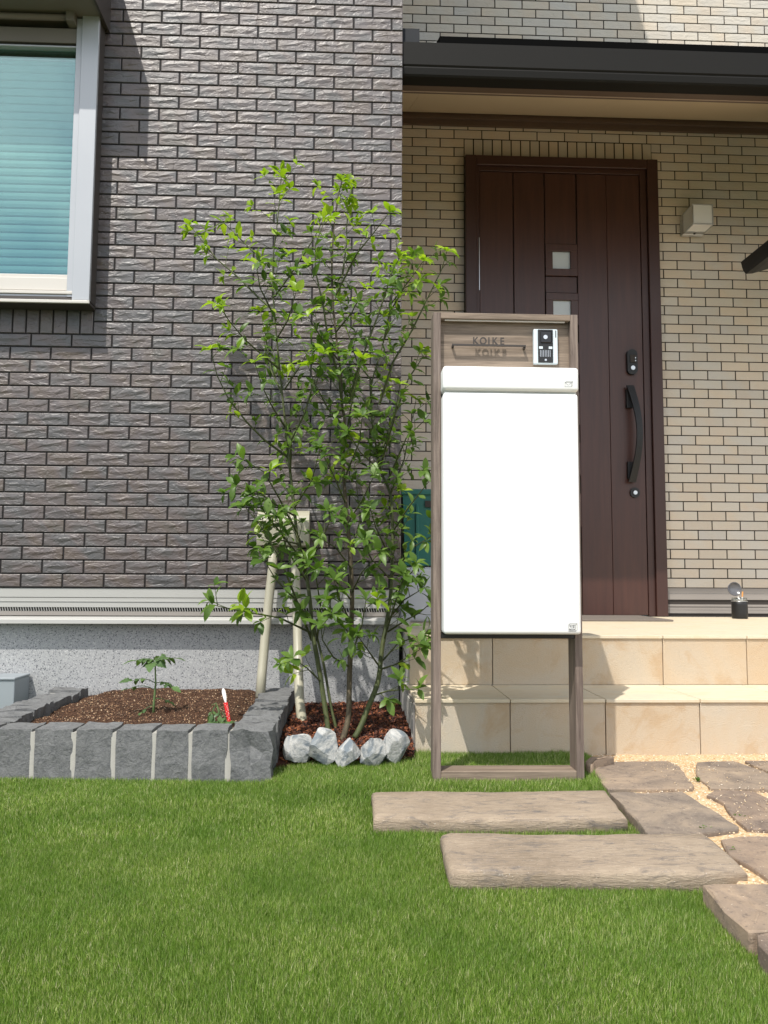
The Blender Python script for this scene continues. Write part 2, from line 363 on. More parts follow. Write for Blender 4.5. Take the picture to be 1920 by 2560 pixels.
def brick_geo(w, h, amp, seed, nx=4, nz=3, d=.0065, ch=None):
    ch = .0011 if amp < .001 else .0020
    """front face towards -Y, origin at its lower left back corner; uneven chipped front, chamfered edge, open back"""
    rs = random.Random(seed); V = []; F = []
    xs = [ch+(w-2*ch)*i/nx for i in range(nx+1)]; zs = [ch]+[h*(.36+.06*rs.random()), h*(.60+.06*rs.random())][:nz-1]+[h-ch]
    if nz == 1: zs = [ch, h-ch]
    for j, z in enumerate(zs):
        for i, x in enumerate(xs):
            inner = 0 < i < nx and 0 < j < len(zs)-1
            y = -d; zz = z; xx = x
            if inner:
                zz += rs.uniform(-.12, .12)*h; xx += rs.uniform(-.25, .25)*w/nx
                y = -d - amp*(1.0 if j == len(zs)-2 else -.25)*rs.uniform(.3, 1.1)
            V.append((xx, y, zz))
    W_ = nx+1
    for j in range(len(zs)-1):
        for i in range(nx): a = j*W_+i; F.append((a, a+1, a+1+W_, a+W_))
    b = len(V); V += [(0, -d+ch*.8, 0), (w, -d+ch*.8, 0), (w, -d+ch*.8, h), (0, -d+ch*.8, h), (0, 0, 0), (w, 0, 0), (w, 0, h), (0, 0, h)]
    n = len(zs)-1; rim = [list(range(0, W_)), [j*W_+nx for j in range(n+1)], [n*W_+i for i in range(nx, -1, -1)], [j*W_ for j in range(n, -1, -1)]]
    for q in range(4):
        F.append(tuple([b+q, b+(q+1) % 4]+rim[q][::-1])); F.append((b+4+q, b+4+(q+1) % 4, b+(q+1) % 4, b+q))
    return V, F
def brick_mesh(w, h, amp, mat_, var, nx, nz):
    key = (round(w, 3), round(h, 3), mat_.name, var)
    if key not in bcache:
        V, F = brick_geo(w, h, amp, hash(key) % 9999 if False else int(w*1e4)+var*77, nx, nz); bcache[key] = mesh_from('brick', V, F, mat_)
    return bcache[key]
def lay(parent, Y, X0, Z0, kr, ur, rect, cuts, mat_, jx, jz, amp, nx, nz, extra, limit=300):
    """rows of running bond; cuts(z0,z1) -> list of blocked x-intervals"""
    L = []
    for r in range(*kr):
        zt = Z0-r*PYT-jz/2; zb = Z0-(r+1)*PYT+jz/2
        for u in range(*ur):
            if (u-r) % 2: continue
            xa = X0+u*PXT/2+jx/2; xb = X0+(u+2)*PXT/2-jx/2
            segs = [(max(xa, rect[0]), min(xb, rect[1]))]
            for (c0, c1) in cuts((zt+zb)/2):
                ns = []
                for (a, b) in segs:
                    if b <= c0 or a >= c1: ns.append((a, b)); continue
                    if a < c0: ns.append((a, c0))
                    if b > c1: ns.append((c1, b))
                segs = ns
            for (a, b) in segs:
                if b-a > .012: L.append((a, zb, b-a, zt-zb))
    L += extra
    S_ = []
    for (a, zb, w, h) in L:
        vis, sc = visible(a+w/2, Y, zb+h/2); S_.append((-(w*h*sc*sc) if vis else 1.0, a, zb, w, h))
    S_.sort(); px, py, pz = parent.location; ppx = parent.parent.location if parent.parent else Vector((0, 0, 0))
    o0 = Vector(parent.location)+Vector(ppx)
    RV = []; RF = []
    for i, (key, a, zb, w, h) in enumerate(S_):
        var = random.randrange(12) if w > .1 else 0
        if i < limit and key < 0:
            me = brick_mesh(w, h, amp, mat_, var, nx, nz) if w > h else brick_mesh(w, h, amp, mat_, 0, 1, 1)
            link('brick', me, None, parent, loc=Vector((a, Y+.0065, zb))-o0)
        else:
            V, F = brick_geo(w, h, amp, random.random(), nx if w > h else 1, nz if w > h else 1)
            b = len(RV); RV += [(v[0]+a-o0.x, v[1]+Y+.0065-o0.y, v[2]+zb-o0.z) for v in V]; RF += [tuple(b+q for q in f) for f in F]
    if RV: link('brick_field', mesh_from('brick_field', RV, RF, mat_), None, parent, kind='stuff')
def cut_dark(z):
    return [(-1.0e3, WX+.002)] if WSOL < z < WZ1 else []
sol = [(WX-(i+1)*PYT+.003, WSOL+.002, PYT-.006, WZ0-WSOL-.004) for i in range(14)]
lay(w_dark, YD, X1, Z1, (-13, 46), (-34, 16), (-3.0, XC), cut_dark, MAT['dark_brick'], .0062, .0054, .0022, 4, 3, sol)
DX0, DX1, DZ1 = .6165, 1.7055, 2.9215     # door frame outer
SZ = Z2-PYT
def cut_beige(z):
    if .4 < z < DZ1+.001: return [(DX0-.002, DX1+.002)]
    if DZ1 <= z < SZ: return [(DX0-.002, DX1-.013)]
    return []
sw = (DX1-.012-DX0)/20
sol2 = [(DX0+i*sw+.0034, DZ1+.004, sw-.0068, SZ-DZ1-.008) for i in range(20)]
lay(w_beige, YB, X2, Z2, (-24, 49), (-4, 62), (XC+.002, 4.6), cut_beige, MAT['beige_brick'], .0060, .0054, .0007, 4, 3, sol2)

# foundation and base flashing of the dark wing
bx('foundation', MAT['render'], house, (-4.0, XC-.004, YD+.022, 4.28, -.3, .5145), label='speckled grey rendered foundation')
bm = bmesh.new()
def strip(bm, z0, z1, y, x0=-4.0, x1=XC-.004): box(bm, x0, x1, y, YD+.021, z0, z1)
strip(bm, .4805, .5145, YD+.006); strip(bm, .4775, .4805, YD+.014); strip(bm, .466, .4775, YD+.004); strip(bm, .4635, .466, YD+.0015)
strip(bm, .442, .4635, YD+.004)
flash = fin(bm, 'base_flashing', MAT['flash'], house)
bm = bmesh.new(); strip(bm, .4105, .4265, YD+.006); strip(bm, .4065, .4105, YD+.014); fin(bm, 'flashing_strip', MAT['flash_brown'], flash)
bm = bmesh.new(); extr(bm, [(YD+.021, .4065), (YD+.004, .4062), (YD-.012, .4025), (YD-.026, .3985), (YD-.031, .3955), (YD-.032, .381), (YD-.029, .381), (YD+.021, .381)], 'X', -4.0, XC+.034); fin(bm, 'drip_edge', MAT['flash'], flash)
bm = bmesh.new(); box(bm, -4.0, XC-.006, YD+.014, YD+.021, .4268, .4418)
fin(bm, 'vent_slot', MAT['slot'], flash)
bm = bmesh.new()
for i in range(430):
    x = -4.0+i*.0098*1.0
    if x > XC-.02: break
    extr(bm, [(x, .4418), (x+.0022, .4418), (x+.0062, .4268), (x+.004, .4268)], 'Y', YD+.005, YD+.0135)
fin(bm, 'vent_fin', MAT['flash'], flash, kind='stuff')

# base trim of the beige wall
bm = bmesh.new()
for (z0, z1, y) in ((.485, .5145, .004), (.452, .484, .001)): box(bm, DX1, 5.5, YB+y, YB+.012, z0, z1)
for (z0, z1, y) in ((.414, .426, .003), (.378, .395, .001), (.396, .411, .006)): box(bm, DX1, 5.5, YB+y, YB+.012, z0, z1)
trim = fin(bm, 'base_flashing', MAT['flash_brown'], house)
bx('vent_slot', MAT['slot'], trim, (DX1, 5.5, YB+.008, YB+.013, .3605, .4515))
bx('foundation', MAT['render'], house, (DX1+.01, 5.5, YB+.013, 4.88, -.3, .5145))

# upper storey: overhanging roof of the dark wing, plain roof over everything
bm = bmesh.new(); extr(bm, [(1.9, 5.75), (5.2, 6.75), (5.2, 6.93), (1.9, 5.90)], 'X', -4.4, .92); fin(bm, 'roof', MAT['gutter'], house)
bm = bmesh.new(); extr(bm, [(3.7, 6.0), (5.3, 6.35), (5.3, 6.5), (3.7, 6.12)], 'X', .93, 6.0); fin(bm, 'roof', MAT['gutter'], house)

# porch roof: gutter, fascia with lips, sloping cream soffit, trim at the wall
bm = bmesh.new(); extr(bm, [(3.27, 2.70), (4.296, 3.255), (4.296, 3.215), (3.27, 2.668)], 'X', XC+.001, 5.5)
pr = fin(bm, 'porch_roof', MAT['gutter'], house, label='low porch roof over the entrance')
# soffit boards: joints between them show
for (a, b) in ((XC+.001, .29), (.2915, 1.207), (1.2085, 2.125), (2.1265, 3.04), (3.0415, 5.5)):
    bm = bmesh.new(); extr(bm, [(3.30, 2.677), (4.29, 3.186), (4.29, 3.196), (3.30, 2.687)], 'X', a, b); fin(bm, 'soffit_board', MAT['soffit'], pr)
bm = bmesh.new(); extr(bm, [(3.160, 2.796), (3.156, 2.80), (3.150, 2.796), (3.152, 2.70), (3.157, 2.694), (3.155, 2.687), (3.160, 2.662), (3.166, 2.655), (3.228, 2.655), (3.228, 2.79), (3.222, 2.79), (3.222, 2.662), (3.166, 2.662)], 'X', XC+.001, 5.5)
fin(bm, 'gutter', MAT['gutter'], pr)
bm = bmesh.new(); box(bm, XC+.001, 5.5, 3.2285, 3.2455, 2.664, 2.83); box(bm, XC+.001, 5.5, 3.2456, 3.285, 2.668, 2.70)
fin(bm, 'fascia', MAT['fascia'], pr)
bm = bmesh.new(); box(bm, XC+.001, 5.5, 3.2856, 3.2915, 2.667, 2.69); fin(bm, 'fascia_lip', MAT['trim_light'], pr)
bm = bmesh.new(); box(bm, XC+.001, 5.5, 3.2920, 3.302, 2.667, 2.70); fin(bm, 'fascia_lip', MAT['fascia'], pr)
bm = bmesh.new(); box(bm, XC+.001, 5.5, 4.262, 4.297, 3.142, 3.158); box(bm, XC+.001, 5.5, 4.270, 4.297, 3.158, 3.176); box(bm, XC+.001, 5.5, 4.28, 4.2985, 3.113, 3.1415)
fin(bm, 'wall_trim', MAT['fascia'], pr)
# roofing edge and the end cap by the dark wing
bm = bmesh.new(); extr(bm, [(3.175, 2.812), (3.178, 2.846), (3.20, 2.856), (4.296, 3.40), (4.296, 3.26), (3.24, 2.80)], 'X', XC+.16, 5.5); fin(bm, 'roofing', plain('black bitumen edge', (.004, .004, .004), .95, 0, .06, 9, 0, 200, .02), pr)
bx('end_cap', MAT['greybox'], pr, (XC+.001, XC+.073, 3.165, 3.235, 2.797, 2.866)).data.materials[0] = plain('slate end cap', (.018, .020, .024), .6, 0, .06, 9, 0, 200, .2)

# window on the dark wing
wf = bmesh.new()
box(wf, WX-.0005-.062+.062, WX+.006, 3.066, 3.139, WZ0-.002, 2.83)          # side cheek
box(wf, -2.6, WX, 3.066, 3.139, WZ0-.006, WZ0+.012)
win = fin(wf, 'window', MAT['alu_dark'], house, label='window with silver frame and teal roller blind')
def wp(name, mt, d, bev=.0015, **kw): return bx(name, mt, win, d, bev, 1, **kw)
wp('frame', MAT['alu'], (-1.0935, -1.0270, 3.058, 3.075, 1.6295, 2.81))
wp('frame', MAT['alu'], (-2.6, -2.53, 3.058, 3.075, 1.6295, 2.81))
wp('frame', MAT['alu'], (-1.1175, -1.0937, 3.066, 3.10, 1.64, 2.79))
wp('sash', MAT['alu_white'], (-2.53, -1.118, 3.080, 3.10, 1.697, 1.738))
wp('sash', MAT['alu_white'], (-2.53, -1.118, 3.074, 3.0795, 1.672, 1.7225))
wp('sill', MAT['alu_white'], (-2.53, -1.0937, 3.062, 3.10, 1.654, 1.6665))
wp('sill', MAT['alu'], (-2.53, -1.0937, 3.068, 3.10, 1.6295, 1.6535))
wp('sill', MAT['alu_white'], (-2.6, -1.0230, 3.048, 3.0575, 1.6135, 1.6265), .002)
wp('sill', MAT['alu_dark'], (-2.6, -1.0270, 3.058, 3.139, 1.6145, 1.6275))
wp('drain_slot', MAT['slot'], (-1.256, -1.222, 3.0665, 3.0678, 1.6405, 1.6425), 0)
wp('shutter_box', MAT['hood'], (-2.53, -1.0937, 3.074, 3.13, 2.690, 2.752))
wp('shutter_rail', MAT['alu'], (-2.53, -1.118, 3.070, 3.10, 2.668, 2.676))
bm = bmesh.new(); tube(bm, [(-2.5, 3.045, 2.775), (-1.14, 3.045, 2.775)], .012, 12); fin(bm, 'rail', MAT['hood'], win, True)
wp('rail_bracket', MAT['hood'], (-1.150, -1.118, 3.03, 3.10, 2.755, 2.80))
# slats of the blind hanging inside the room
k = M('teal blind'); p = k.pos(); MAT['blind'] = k.set(k.mix(k.noise(p, 3), (.115, .235, .22), (.13, .26, .245)), .5)
z = 1.722; i = 0
while z < 2.645:
    bm = bmesh.new(); extr(bm, [(3.127, z), (3.1225, z+.004), (3.1205, z+.016), (3.122, z+.0275), (3.1265, z+.0318), (3.129, z+.030), (3.129, z+.002)], 'X', -2.52, -1.12)
    fin(bm, 'slat', MAT['blind'], win); z += .0335
bx('blind_rail', MAT['alu'], win, (-2.52, -1.12, 3.112, 3.128, 2.640, 2.652))
k = M('window glass'); gl = k.n('ShaderNodeBsdfGlossy'); gl.inputs['Roughness'].default_value = .03; gl.inputs[0].default_value = (.70, .92, .90, 1); tr = k.n('ShaderNodeBsdfTransparent'); tr.inputs[0].default_value = (.86, .96, .94, 1)
mx = k.n('ShaderNodeMixShader'); fr = k.n('ShaderNodeLayerWeight'); k.l(k.math('ADD', k.math('MULTIPLY', k.math('POWER', fr.outputs['Facing'], 3.0), .7), .16), mx.inputs[0]); k.l(tr.outputs[0], mx.inputs[1]); k.l(gl.outputs[0], mx.inputs[2]); k.l(mx.outputs[0], k.out.inputs['Surface']); MAT['glass'] = k.m
wp('pane', MAT['glass'], (-2.53, -1.118, 3.092, 3.097, 1.7385, 2.667), 0)
for (xa, xb) in ((-1.062, -1.0515), (-2.5785, -2.568)): bx('reveal', MAT['alu_white'], win, (xa, xb, 3.14, 3.89, 1.64, 2.99))
bx('reveal', MAT['alu_white'], win, (-2.567, -1.063, 3.14, 3.89, 1.6305, 1.6395))
# hood over the window
bm = bmesh.new(); extr(bm, [(2.85, 2.80), (2.87, 2.795), (3.138, 2.795), (3.138, 3.10), (2.85, 3.06)], 'X', -2.7, -1.018)
hood = fin(bm, 'hood', MAT['hood'], win, label='taupe box hood above the window')
bx('hood_side', MAT['alu_dark'], hood, (-1.0175, -1.009, 2.846, 3.139, 2.785, 3.105))

# entrance door
df = bmesh.new(); ZF = .361
box(df, DX0, DX0+.062, 4.245, 4.300, ZF+.001, DZ1, .002); box(df, DX1-.062, DX1, 4.245, 4.300, ZF+.001, DZ1, .002); box(df, DX0+.0625, DX1-.0625, 4.247, 4.300, DZ1-.055, DZ1, .002)
door = fin(df, 'entrance_door', MAT['doorframe'], house, label='dark red-brown entrance door with small square windows')
def dp(name, mt, d, bev=.0012, parent=None, **kw): return bx(name, mt, parent or door, d, bev, 1, **kw)
dp('jamb', MAT['doorframe'], (DX0+.0625, .6965, 4.262, 4.30, ZF+.001, DZ1-.056)); dp('jamb', MAT['doorframe'], (1.606, 1.6425, 4.262, 4.30, ZF+.001, DZ1-.056)); dp('jamb', MAT['doorframe'], (.697, 1.6055, 4.262, 4.30, 2.838, DZ1-.056))
dp('crack_highlight', MAT['steel'], (.6925, .6960, 4.2595, 4.2615, 2.15, 2.45), 0)  # thin bright strip standing in for the highlight along the door crack
leaf = dp('door_leaf', MAT['slot'], (.697, 1.6055, 4.282, 4.298, ZF+.006, 2.837), 0)
PZ0, PZ1 = ZF+.008, 2.835
for (a, b) in ((.6985, .884), (.8895, 1.060)): dp('board', MAT['door'], (a, b, 4.268, 4.2815, PZ0, PZ1), parent=leaf)
dp('board', MAT['door'], (1.2475, 1.4135, 4.268, 4.2815, PZ0, PZ1), parent=leaf); dp('board', MAT['door'], (1.4155, 1.604, 4.268, 4.2815, PZ0, PZ1), parent=leaf)
k = M('frosted glass'); MAT['frost'] = k.set((.55, .60, .64), .35)
zt = PZ1
for i in range(6):
    zc = 2.3325-i*.2795
    dp('board', MAT['door'], (1.0665, 1.241, 4.271, 4.2815, zc+.094, zt), parent=leaf); zt = zc-.094
    bm = bmesh.new(); x0, x1, z0, z1 = 1.0655, 1.2455, zc-.090, zc+.090; g = .040
    box(bm, x0, x1, 4.262, 4.2815, z0, z0+g, .001); box(bm, x0, x1, 4.262, 4.2815, z1-g, z1, .001); box(bm, x0, x0+g, 4.2622, 4.2815, z0+g+.0004, z1-g-.0004, .001); box(bm, x1-g, x1, 4.2622, 4.2815, z0+g+.0004, z1-g-.0004, .001)
    dwf = fin(bm, 'glazing_frame', MAT['door'], leaf)
    # the pane sits deep in the frame (part of the leaf, third level kept)
    bx('pane', MAT['frost'], leaf, (x0+g-.002, x1-g+.002, 4.276, 4.279, z0+g-.002, z1-g+.002))
dp('board', MAT['door'], (1.0665, 1.241, 4.271, 4.2815, PZ0, zt), parent=leaf)
def cap(bm, cx, cz, rx, hz, y0, y1, n=20):
    pts = []
    for i in range(n):
        t = 2*math.pi*i/n; x = math.cos(t)*rx; zz = math.sin(t)*rx+(hz if math.sin(t) > 0 else -hz); pts.append((cx+x, cz+zz))
    extr(bm, pts, 'Y', y0, y1)
bm = bmesh.new(); cap(bm, 1.539, 1.757, .029, .042, 4.248, 4.268); lk = fin(bm, 'lock', MAT['black'], door, label='oval black lock case above the handle')
bm = bmesh.new(); cap(bm, 1.540, 1.722, .012, 0, 4.243, 4.2475); fin(bm, 'keyhole', MAT['steel'], lk)
bx('keypad', MAT['slot'], lk, (1.525, 1.560, 4.2445, 4.2475, 1.752, 1.795), .003, 2)
for zz in (1.762, 1.778):
    bx('button', MAT['steel'], lk, (1.552, 1.557, 4.2425, 4.2443, zz-.003, zz+.003))
bm = bmesh.new(); cap(bm, 1.542, 1.032, .026, .002, 4.258, 4.268); lk = fin(bm, 'lock', MAT['black'], door, label='round black lower lock')
bm = bmesh.new(); cap(bm, 1.542, 1.032, .011, 0, 4.252, 4.2575); fin(bm, 'keyhole', MAT['steel'], lk)
# bow handle
bm = bmesh.new(); n = 14; A = []; 
for i in range(n+1):
    t = i/n; zz = 1.6215-t*(1.6215-1.087); bow = math.sin(math.pi*t)
    xc = 1.520+.030*bow; yy = 4.236-.050*bow; w = .020-.004*bow
    A.append([bm.verts.new(v) for v in ((xc-w, yy, zz), (xc+w, yy, zz), (xc+w, yy+.012, zz), (xc-w, yy+.012, zz))])
for a, b in zip(A, A[1:]):
    for q in range(4): bm.faces.new((a[q], a[(q+1) % 4], b[(q+1) % 4], b[q]))
bm.faces.new(A[0]); bm.faces.new(A[-1][::-1])
box(bm, 1.502, 1.538, 4.2475, 4.268, 1.50, 1.60); box(bm, 1.502, 1.538, 4.2475, 4.268, 1.108, 1.20)
bmesh.ops.recalc_face_normals(bm, faces=bm.faces); fin(bm, 'handle', MAT['black'], door, label='bowed black pull handle')

# ------------------------------------------------------------------ porch steps
steps = empty('porch_steps', (1.4, 2.9, 0), 'two beige stone tiled steps leading up to the entrance door', 'steps')
ZL, ZU, YL, YU = .187, .361, 2.5, 2.83
bm = bmesh.new(); box(bm, .200, 5.0, YL+.012, 4.295, -.2, ZL-.012); box(bm, .206, 5.0, YU+.012, 4.295, ZL-.012, ZU-.012)
core = fin(bm, 'step_core', MAT['grout'], steps)
T = .003
def tiles_x(x0, first, pitch, x1):
    xs = [x0]; x = first
    while x < x1: xs.append(x); x += pitch
    return list(zip(xs, xs[1:]))
for a, b in tiles_x(.1999, .4967, .2998, 3.4): bx('riser_tile', MAT['step'], steps, (a+T/2, b-T/2, YL, YL+.0118, -.05, ZL-.0115), .0008)
for a, b in tiles_x(.2060, .5013, .3055, 3.4): bx('riser_tile', MAT['step'], steps, (a+T/2, b-T/2, YU, YU+.0118, ZL+.0005, ZU-.0115), .0008)
for a, b in tiles_x(.1985, .4967, .2998, 3.4): bx('tread_tile', MAT['tread'], steps, (a+T/2, b-T/2, YL-.006, YU-.0008, ZL-.0110, ZL), .0015, 2)
for j in range(5):
    y0 = YU-.006 if j == 0 else YU+.30*j+T; y1 = min(YU+.30*(j+1), 4.244 if False else 4.30)
    for a, b in tiles_x(.2045, .5013, .3055, 3.4):
        if y0 > 4.24 and a < DX1 and False: continue
        bx('tread_tile', MAT['tread'], steps, (a+T/2, b-T/2, y0, min(y1, 4.2435), ZU-.0110, ZU), .0015, 2)
bx('side_trim', MAT['flash_brown'], steps, (.1955, .1990, YL-.002, 3.10, -.05, ZL-.012)); bx('side_trim', MAT['grout'], steps, (.1915, .1953, YL+.02, 3.10, -.05, ZL-.02))
bx('door_mat', MAT['mat'], None, (.72, 1.535, 3.76, 4.225, ZU+.0005, ZU+.009), .003, 2, label='thin brown door mat lying in front of the entrance door', cat='door mat')

# wall lamp
lamp = empty('wall_lamp', (1.90, 4.29, 2.55), 'square silver framed wall lamp with frosted panes beside the door', 'wall lamp')
LX0, LX1, LY0, LZ0, LZ1 = 1.845, 1.9625, 4.13, 2.494, 2.6115
bm = bmesh.new(); box(bm, LX0, LX1, 4.262, 4.294, LZ0, LZ1, .002)
e = .0075
for (xa, xb) in ((LX0, LX0+e), (LX1-e, LX1)):
    for (za, zb) in ((LZ0, LZ0+e), (LZ1-e, LZ1)): box(bm, xa, xb, LY0, 4.2615, za, zb, .001)
for (za, zb) in ((LZ0, LZ0+e), (LZ1-e, LZ1)): box(bm, LX0+e+.0003, LX1-e-.0003, LY0, LY0+e, za, zb, .001)
for (xa, xb) in ((LX0, LX0+e), (LX1-e, LX1)): box(bm, xa, xb, LY0+.0002, LY0+e, LZ0+e+.0003, LZ1-e-.0003, .001)
box(bm, LX0+e+.0003, LX1-e-.0003, 4.225, 4.2615, LZ0+.001, LZ0+.006)
fin(bm, 'lamp_frame', MAT['steel'], lamp)
k = M('milky acrylic'); MAT['acryl'] = k.set((.80, .80, .78), .3)
bx('pane', MAT['acryl'], lamp, (LX0+e, LX1-e, LY0+.003, LY0+.006, LZ0+e, LZ1-e)); bx('pane', MAT['acryl'], lamp, (LX0+.002, LX0+.005, LY0+.008, 4.255, LZ0+e, LZ1-e))
bx('pane', MAT['acryl'], lamp, (LX1-.005, LX1-.002, LY0+.008, 4.255, LZ0+e, LZ1-e)); bx('pane', MAT['acryl'], lamp, (LX0+e, LX1-e, LY0+.008, 4.224, LZ0+.002, LZ0+.005)); bx('pane', MAT['acryl'], lamp, (LX0+e, LX1-e, LY0+.008, 4.255, LZ1-.005, LZ1-.002))
bm = bmesh.new(); lathe(bm, (1.905, 4.245, LZ0-.004), [(.0001, 0), (.006, 0), (.006, .006), (.0001, .006)], 12); fin(bm, 'screw', MAT['black'], lamp)

# black canopy arm at the right edge
can = empty('canopy_arm', (2.15, 3.9, 2.3), 'black canopy arm reaching in at the right edge above the beige wall', 'canopy')
bm = bmesh.new(); extr(bm, [(2.040, 2.233), (2.045, 2.205), (2.052, 2.185), (2.064, 2.168), (2.10, 2.172), (2.19, 2.20), (2.6, 2.31), (2.6, 2.36), (2.10, 2.26)], 'Y', 4.0, 2.6); fin(bm, 'canopy_beam', MAT['black'], can)
bx('canopy_bracket', MAT['black'], can, (2.42, 2.52, 3.9, 4.296, 2.30, 2.36), .004)

# jar ashtray
jar = empty('jar_ashtray', (2.009, 4.07, ZU), 'black jar ashtray with open lid and cigarette stubs on the porch floor', 'ashtray')
bm = bmesh.new(); lathe(bm, (2.009, 4.07, ZU), [(.0001, .001), (.036, .001), (.0385, .006), (.0395, .03), (.039, .070), (.0392, .088), (.036, .090), (.0355, .02), (.0001, .018)], 28); fin(bm, 'cup', MAT['black'], jar, True)
k = M('clear jar rim'); gl = k.n('ShaderNodeBsdfGlossy'); gl.inputs[1].default_value = .05 if False else .05; gl.inputs['Roughness'].default_value = .05; tr = k.n('ShaderNodeBsdfTransparent'); tr.inputs[0].default_value = (.85, .87, .86, 1); mx = k.n('ShaderNodeMixShader'); mx.inputs[0].default_value = .18; k.l(tr.outputs[0], mx.inputs[1]); k.l(gl.outputs[0], mx.inputs[2]); k.l(mx.outputs[0], k.out.inputs['Surface']); MAT['clear'] = k.m
bm = bmesh.new(); lathe(bm, (2.009, 4.07, ZU), [(.036, .0905), (.0385, .092), (.037, .108), (.035, .108), (.0352, .0905)], 28); fin(bm, 'rim', MAT['clear'], jar, True)
bm = bmesh.new(); lathe(bm, (2.009, 4.07, ZU), [(.0385, .0885), (.0402, .089), (.0402, .091), (.0385, .0915)], 28); fin(bm, 'band', MAT['steel'], jar, True)
bm = bmesh.new(); lathe(bm, (0, 0, 0), [(.0001, 0), (.030, .0), (.035, .003), (.0365, .010), (.033, .010), (.031, .004), (.0001, .003)], 28)
bmesh.ops.rotate(bm, verts=bm.verts, matrix=Matrix.Rotation(R_(83), 3, 'X')); bmesh.ops.rotate(bm, verts=bm.verts, matrix=Matrix.Rotation(R_(10), 3, 'Y')); bmesh.ops.translate(bm, verts=bm.verts, vec=(1.997, 4.102, ZU+.152))
k = M('smoked lid'); MAT['lid'] = k.set((.11, .11, .12), .25); fin(bm, 'lid', MAT['lid'], jar, True)
k = M('filter paper'); MAT['cig_o'] = k.set((.72, .33, .10), .8); k = M('white paper'); MAT['cig_w'] = k.set((.8, .78, .74), .8)
bm = bmesh.new(); tube(bm, [(2.012, 4.05, ZU+.07), (2.014, 4.048, ZU+.112)], .0036, 8); cg = fin(bm, 'cigarette', MAT['cig_w'], jar)
bm = bmesh.new(); tube(bm, [(2.0141, 4.0479, ZU+.1125), (2.016, 4.046, ZU+.140)], .0037, 8); fin(bm, 'filter', MAT['cig_o'], cg)
bm = bmesh.new(); tube(bm, [(2.005, 4.045, ZU+.09), (1.988, 4.040, ZU+.112)], .0036, 8); fin(bm, 'cigarette', MAT['cig_w'], jar)

# containers in the corner of the porch
bm = bmesh.new(); box(bm, .222, .60, 3.62, 3.95, ZU+.001, .612, .018, 3); fin(bm, 'storage_box', MAT['poly'], None, True, label='pale grey plastic box on the porch floor under the teal container', cat='box')
tb = empty('teal_container', (.4, 3.75, .614), 'teal plastic container standing on the pale grey box in the corner', 'container')
bm = bmesh.new(); extr(bm, [(.245, .618), (.585, .618), (.597, .96), (.232, .96)], 'Y', 3.63, 3.92); fin(bm, 'body', MAT['teal'], tb)
bx('rim', MAT['teal'], tb, (.222, .606, 3.618, 3.932, .942, .968), .005, 2); bx('hand_hole', MAT['slot'], tb, (.335, .395, 3.6215, 3.629, .885, .915)); bx('rib', MAT['teal'], tb, (.292, .306, 3.6205, 3.6285, .64, .90), .002)
bx('rib', MAT['teal'], tb, (.50, .514, 3.6205, 3.6285, .64, .90), .002)

# ------------------------------------------------------------------ parcel post
post = empty('parcel_post', (.43, 2.2, 0), 'free standing wood framed post with white parcel box, letter slot, intercom and name sign', 'mailbox')
FX0, FX1, FY0, FY1, FT = .2235, .6315, 2.17, 2.24, .0205
ZTOP = 1.3035
bm = bmesh.new(); box(bm, FX0, FX0+FT, FY0, FY1, -.02, ZTOP, .001); fin(bm, 'leg', MAT['wood_z'], post)
bm = bmesh.new(); box(bm, FX1-FT, FX1, FY0, FY1, -.02, ZTOP, .001); fin(bm, 'leg', MAT['wood_z'], post)
bm = bmesh.new(); box(bm, FX0+FT+.0004, FX1-FT-.0004, FY0, FY1, ZTOP-.0175, ZTOP-.0003, .001); fin(bm, 'top_rail', MAT['wood_x'], post)
bm = bmesh.new(); box(bm, FX0+FT+.0004, FX1-FT-.0004, FY0, FY1, -.01, .0455, .001); fin(bm, 'base_rail', MAT['wood_x'], post)
bx('light_bar', MAT['alu_white'], post, (FX0+FT+.012, FX1-FT-.014, FY0+.006, FY0+.011, ZTOP-.0215, ZTOP-.0178), .0005)
bx('back_panel', MAT['wood_x'], post, (FX0+FT+.0003, FX1-FT-.0003, FY0+.0215, FY0+.036, 1.10, ZTOP-.018))
bx('box_body', MAT['white2'], post, (FX0+FT+.002, FX1-FT-.002, FY0+.0365, 2.47, .413, 1.287), .006, 2)
bx('support_bar', MAT['black'], post, (FX0+FT+.0005, FX1-FT-.0005, FY0+.002, FY1-.002, .3985, .4110), .001)
pd = bx('parcel_door', MAT['white'], post, (.2455, .6155, 2.119, 2.195, .4125, 1.0655), .009, 4, True)
lf = bx('letter_flap', MAT['white'], post, (.2440, .6165, 2.114, 2.195, 1.0705, 1.1370), .009, 4, True)
bx('flap_groove', MAT['white2'], post, (.250, .612, 2.130, 2.19, 1.0650, 1.0712))
def line2(bm, pts, y, w):
    for (a, b) in pts:
        d = Vector((b[0]-a[0], 0, b[1]-a[1])); L = d.length; d.normalize(); q = Vector((-d.z, 0, d.x))*w/2
        A = Vector((a[0], y, a[1]))-d*w*.3; B = Vector((b[0], y, b[1]))+d*w*.3
        vs = [A+q, B+q, B-q, A-q]; f = [bm.verts.new(v) for v in vs]; g_ = [bm.verts.new(v+Vector((0, .0006, 0))) for v in vs]
        bm.faces.new(f); bm.faces.new(g_[::-1])
        for i in range(4): bm.faces.new((f[i], g_[i], g_[(i+1) % 4], f[(i+1) % 4]))
    bmesh.ops.recalc_face_normals(bm, faces=bm.faces)
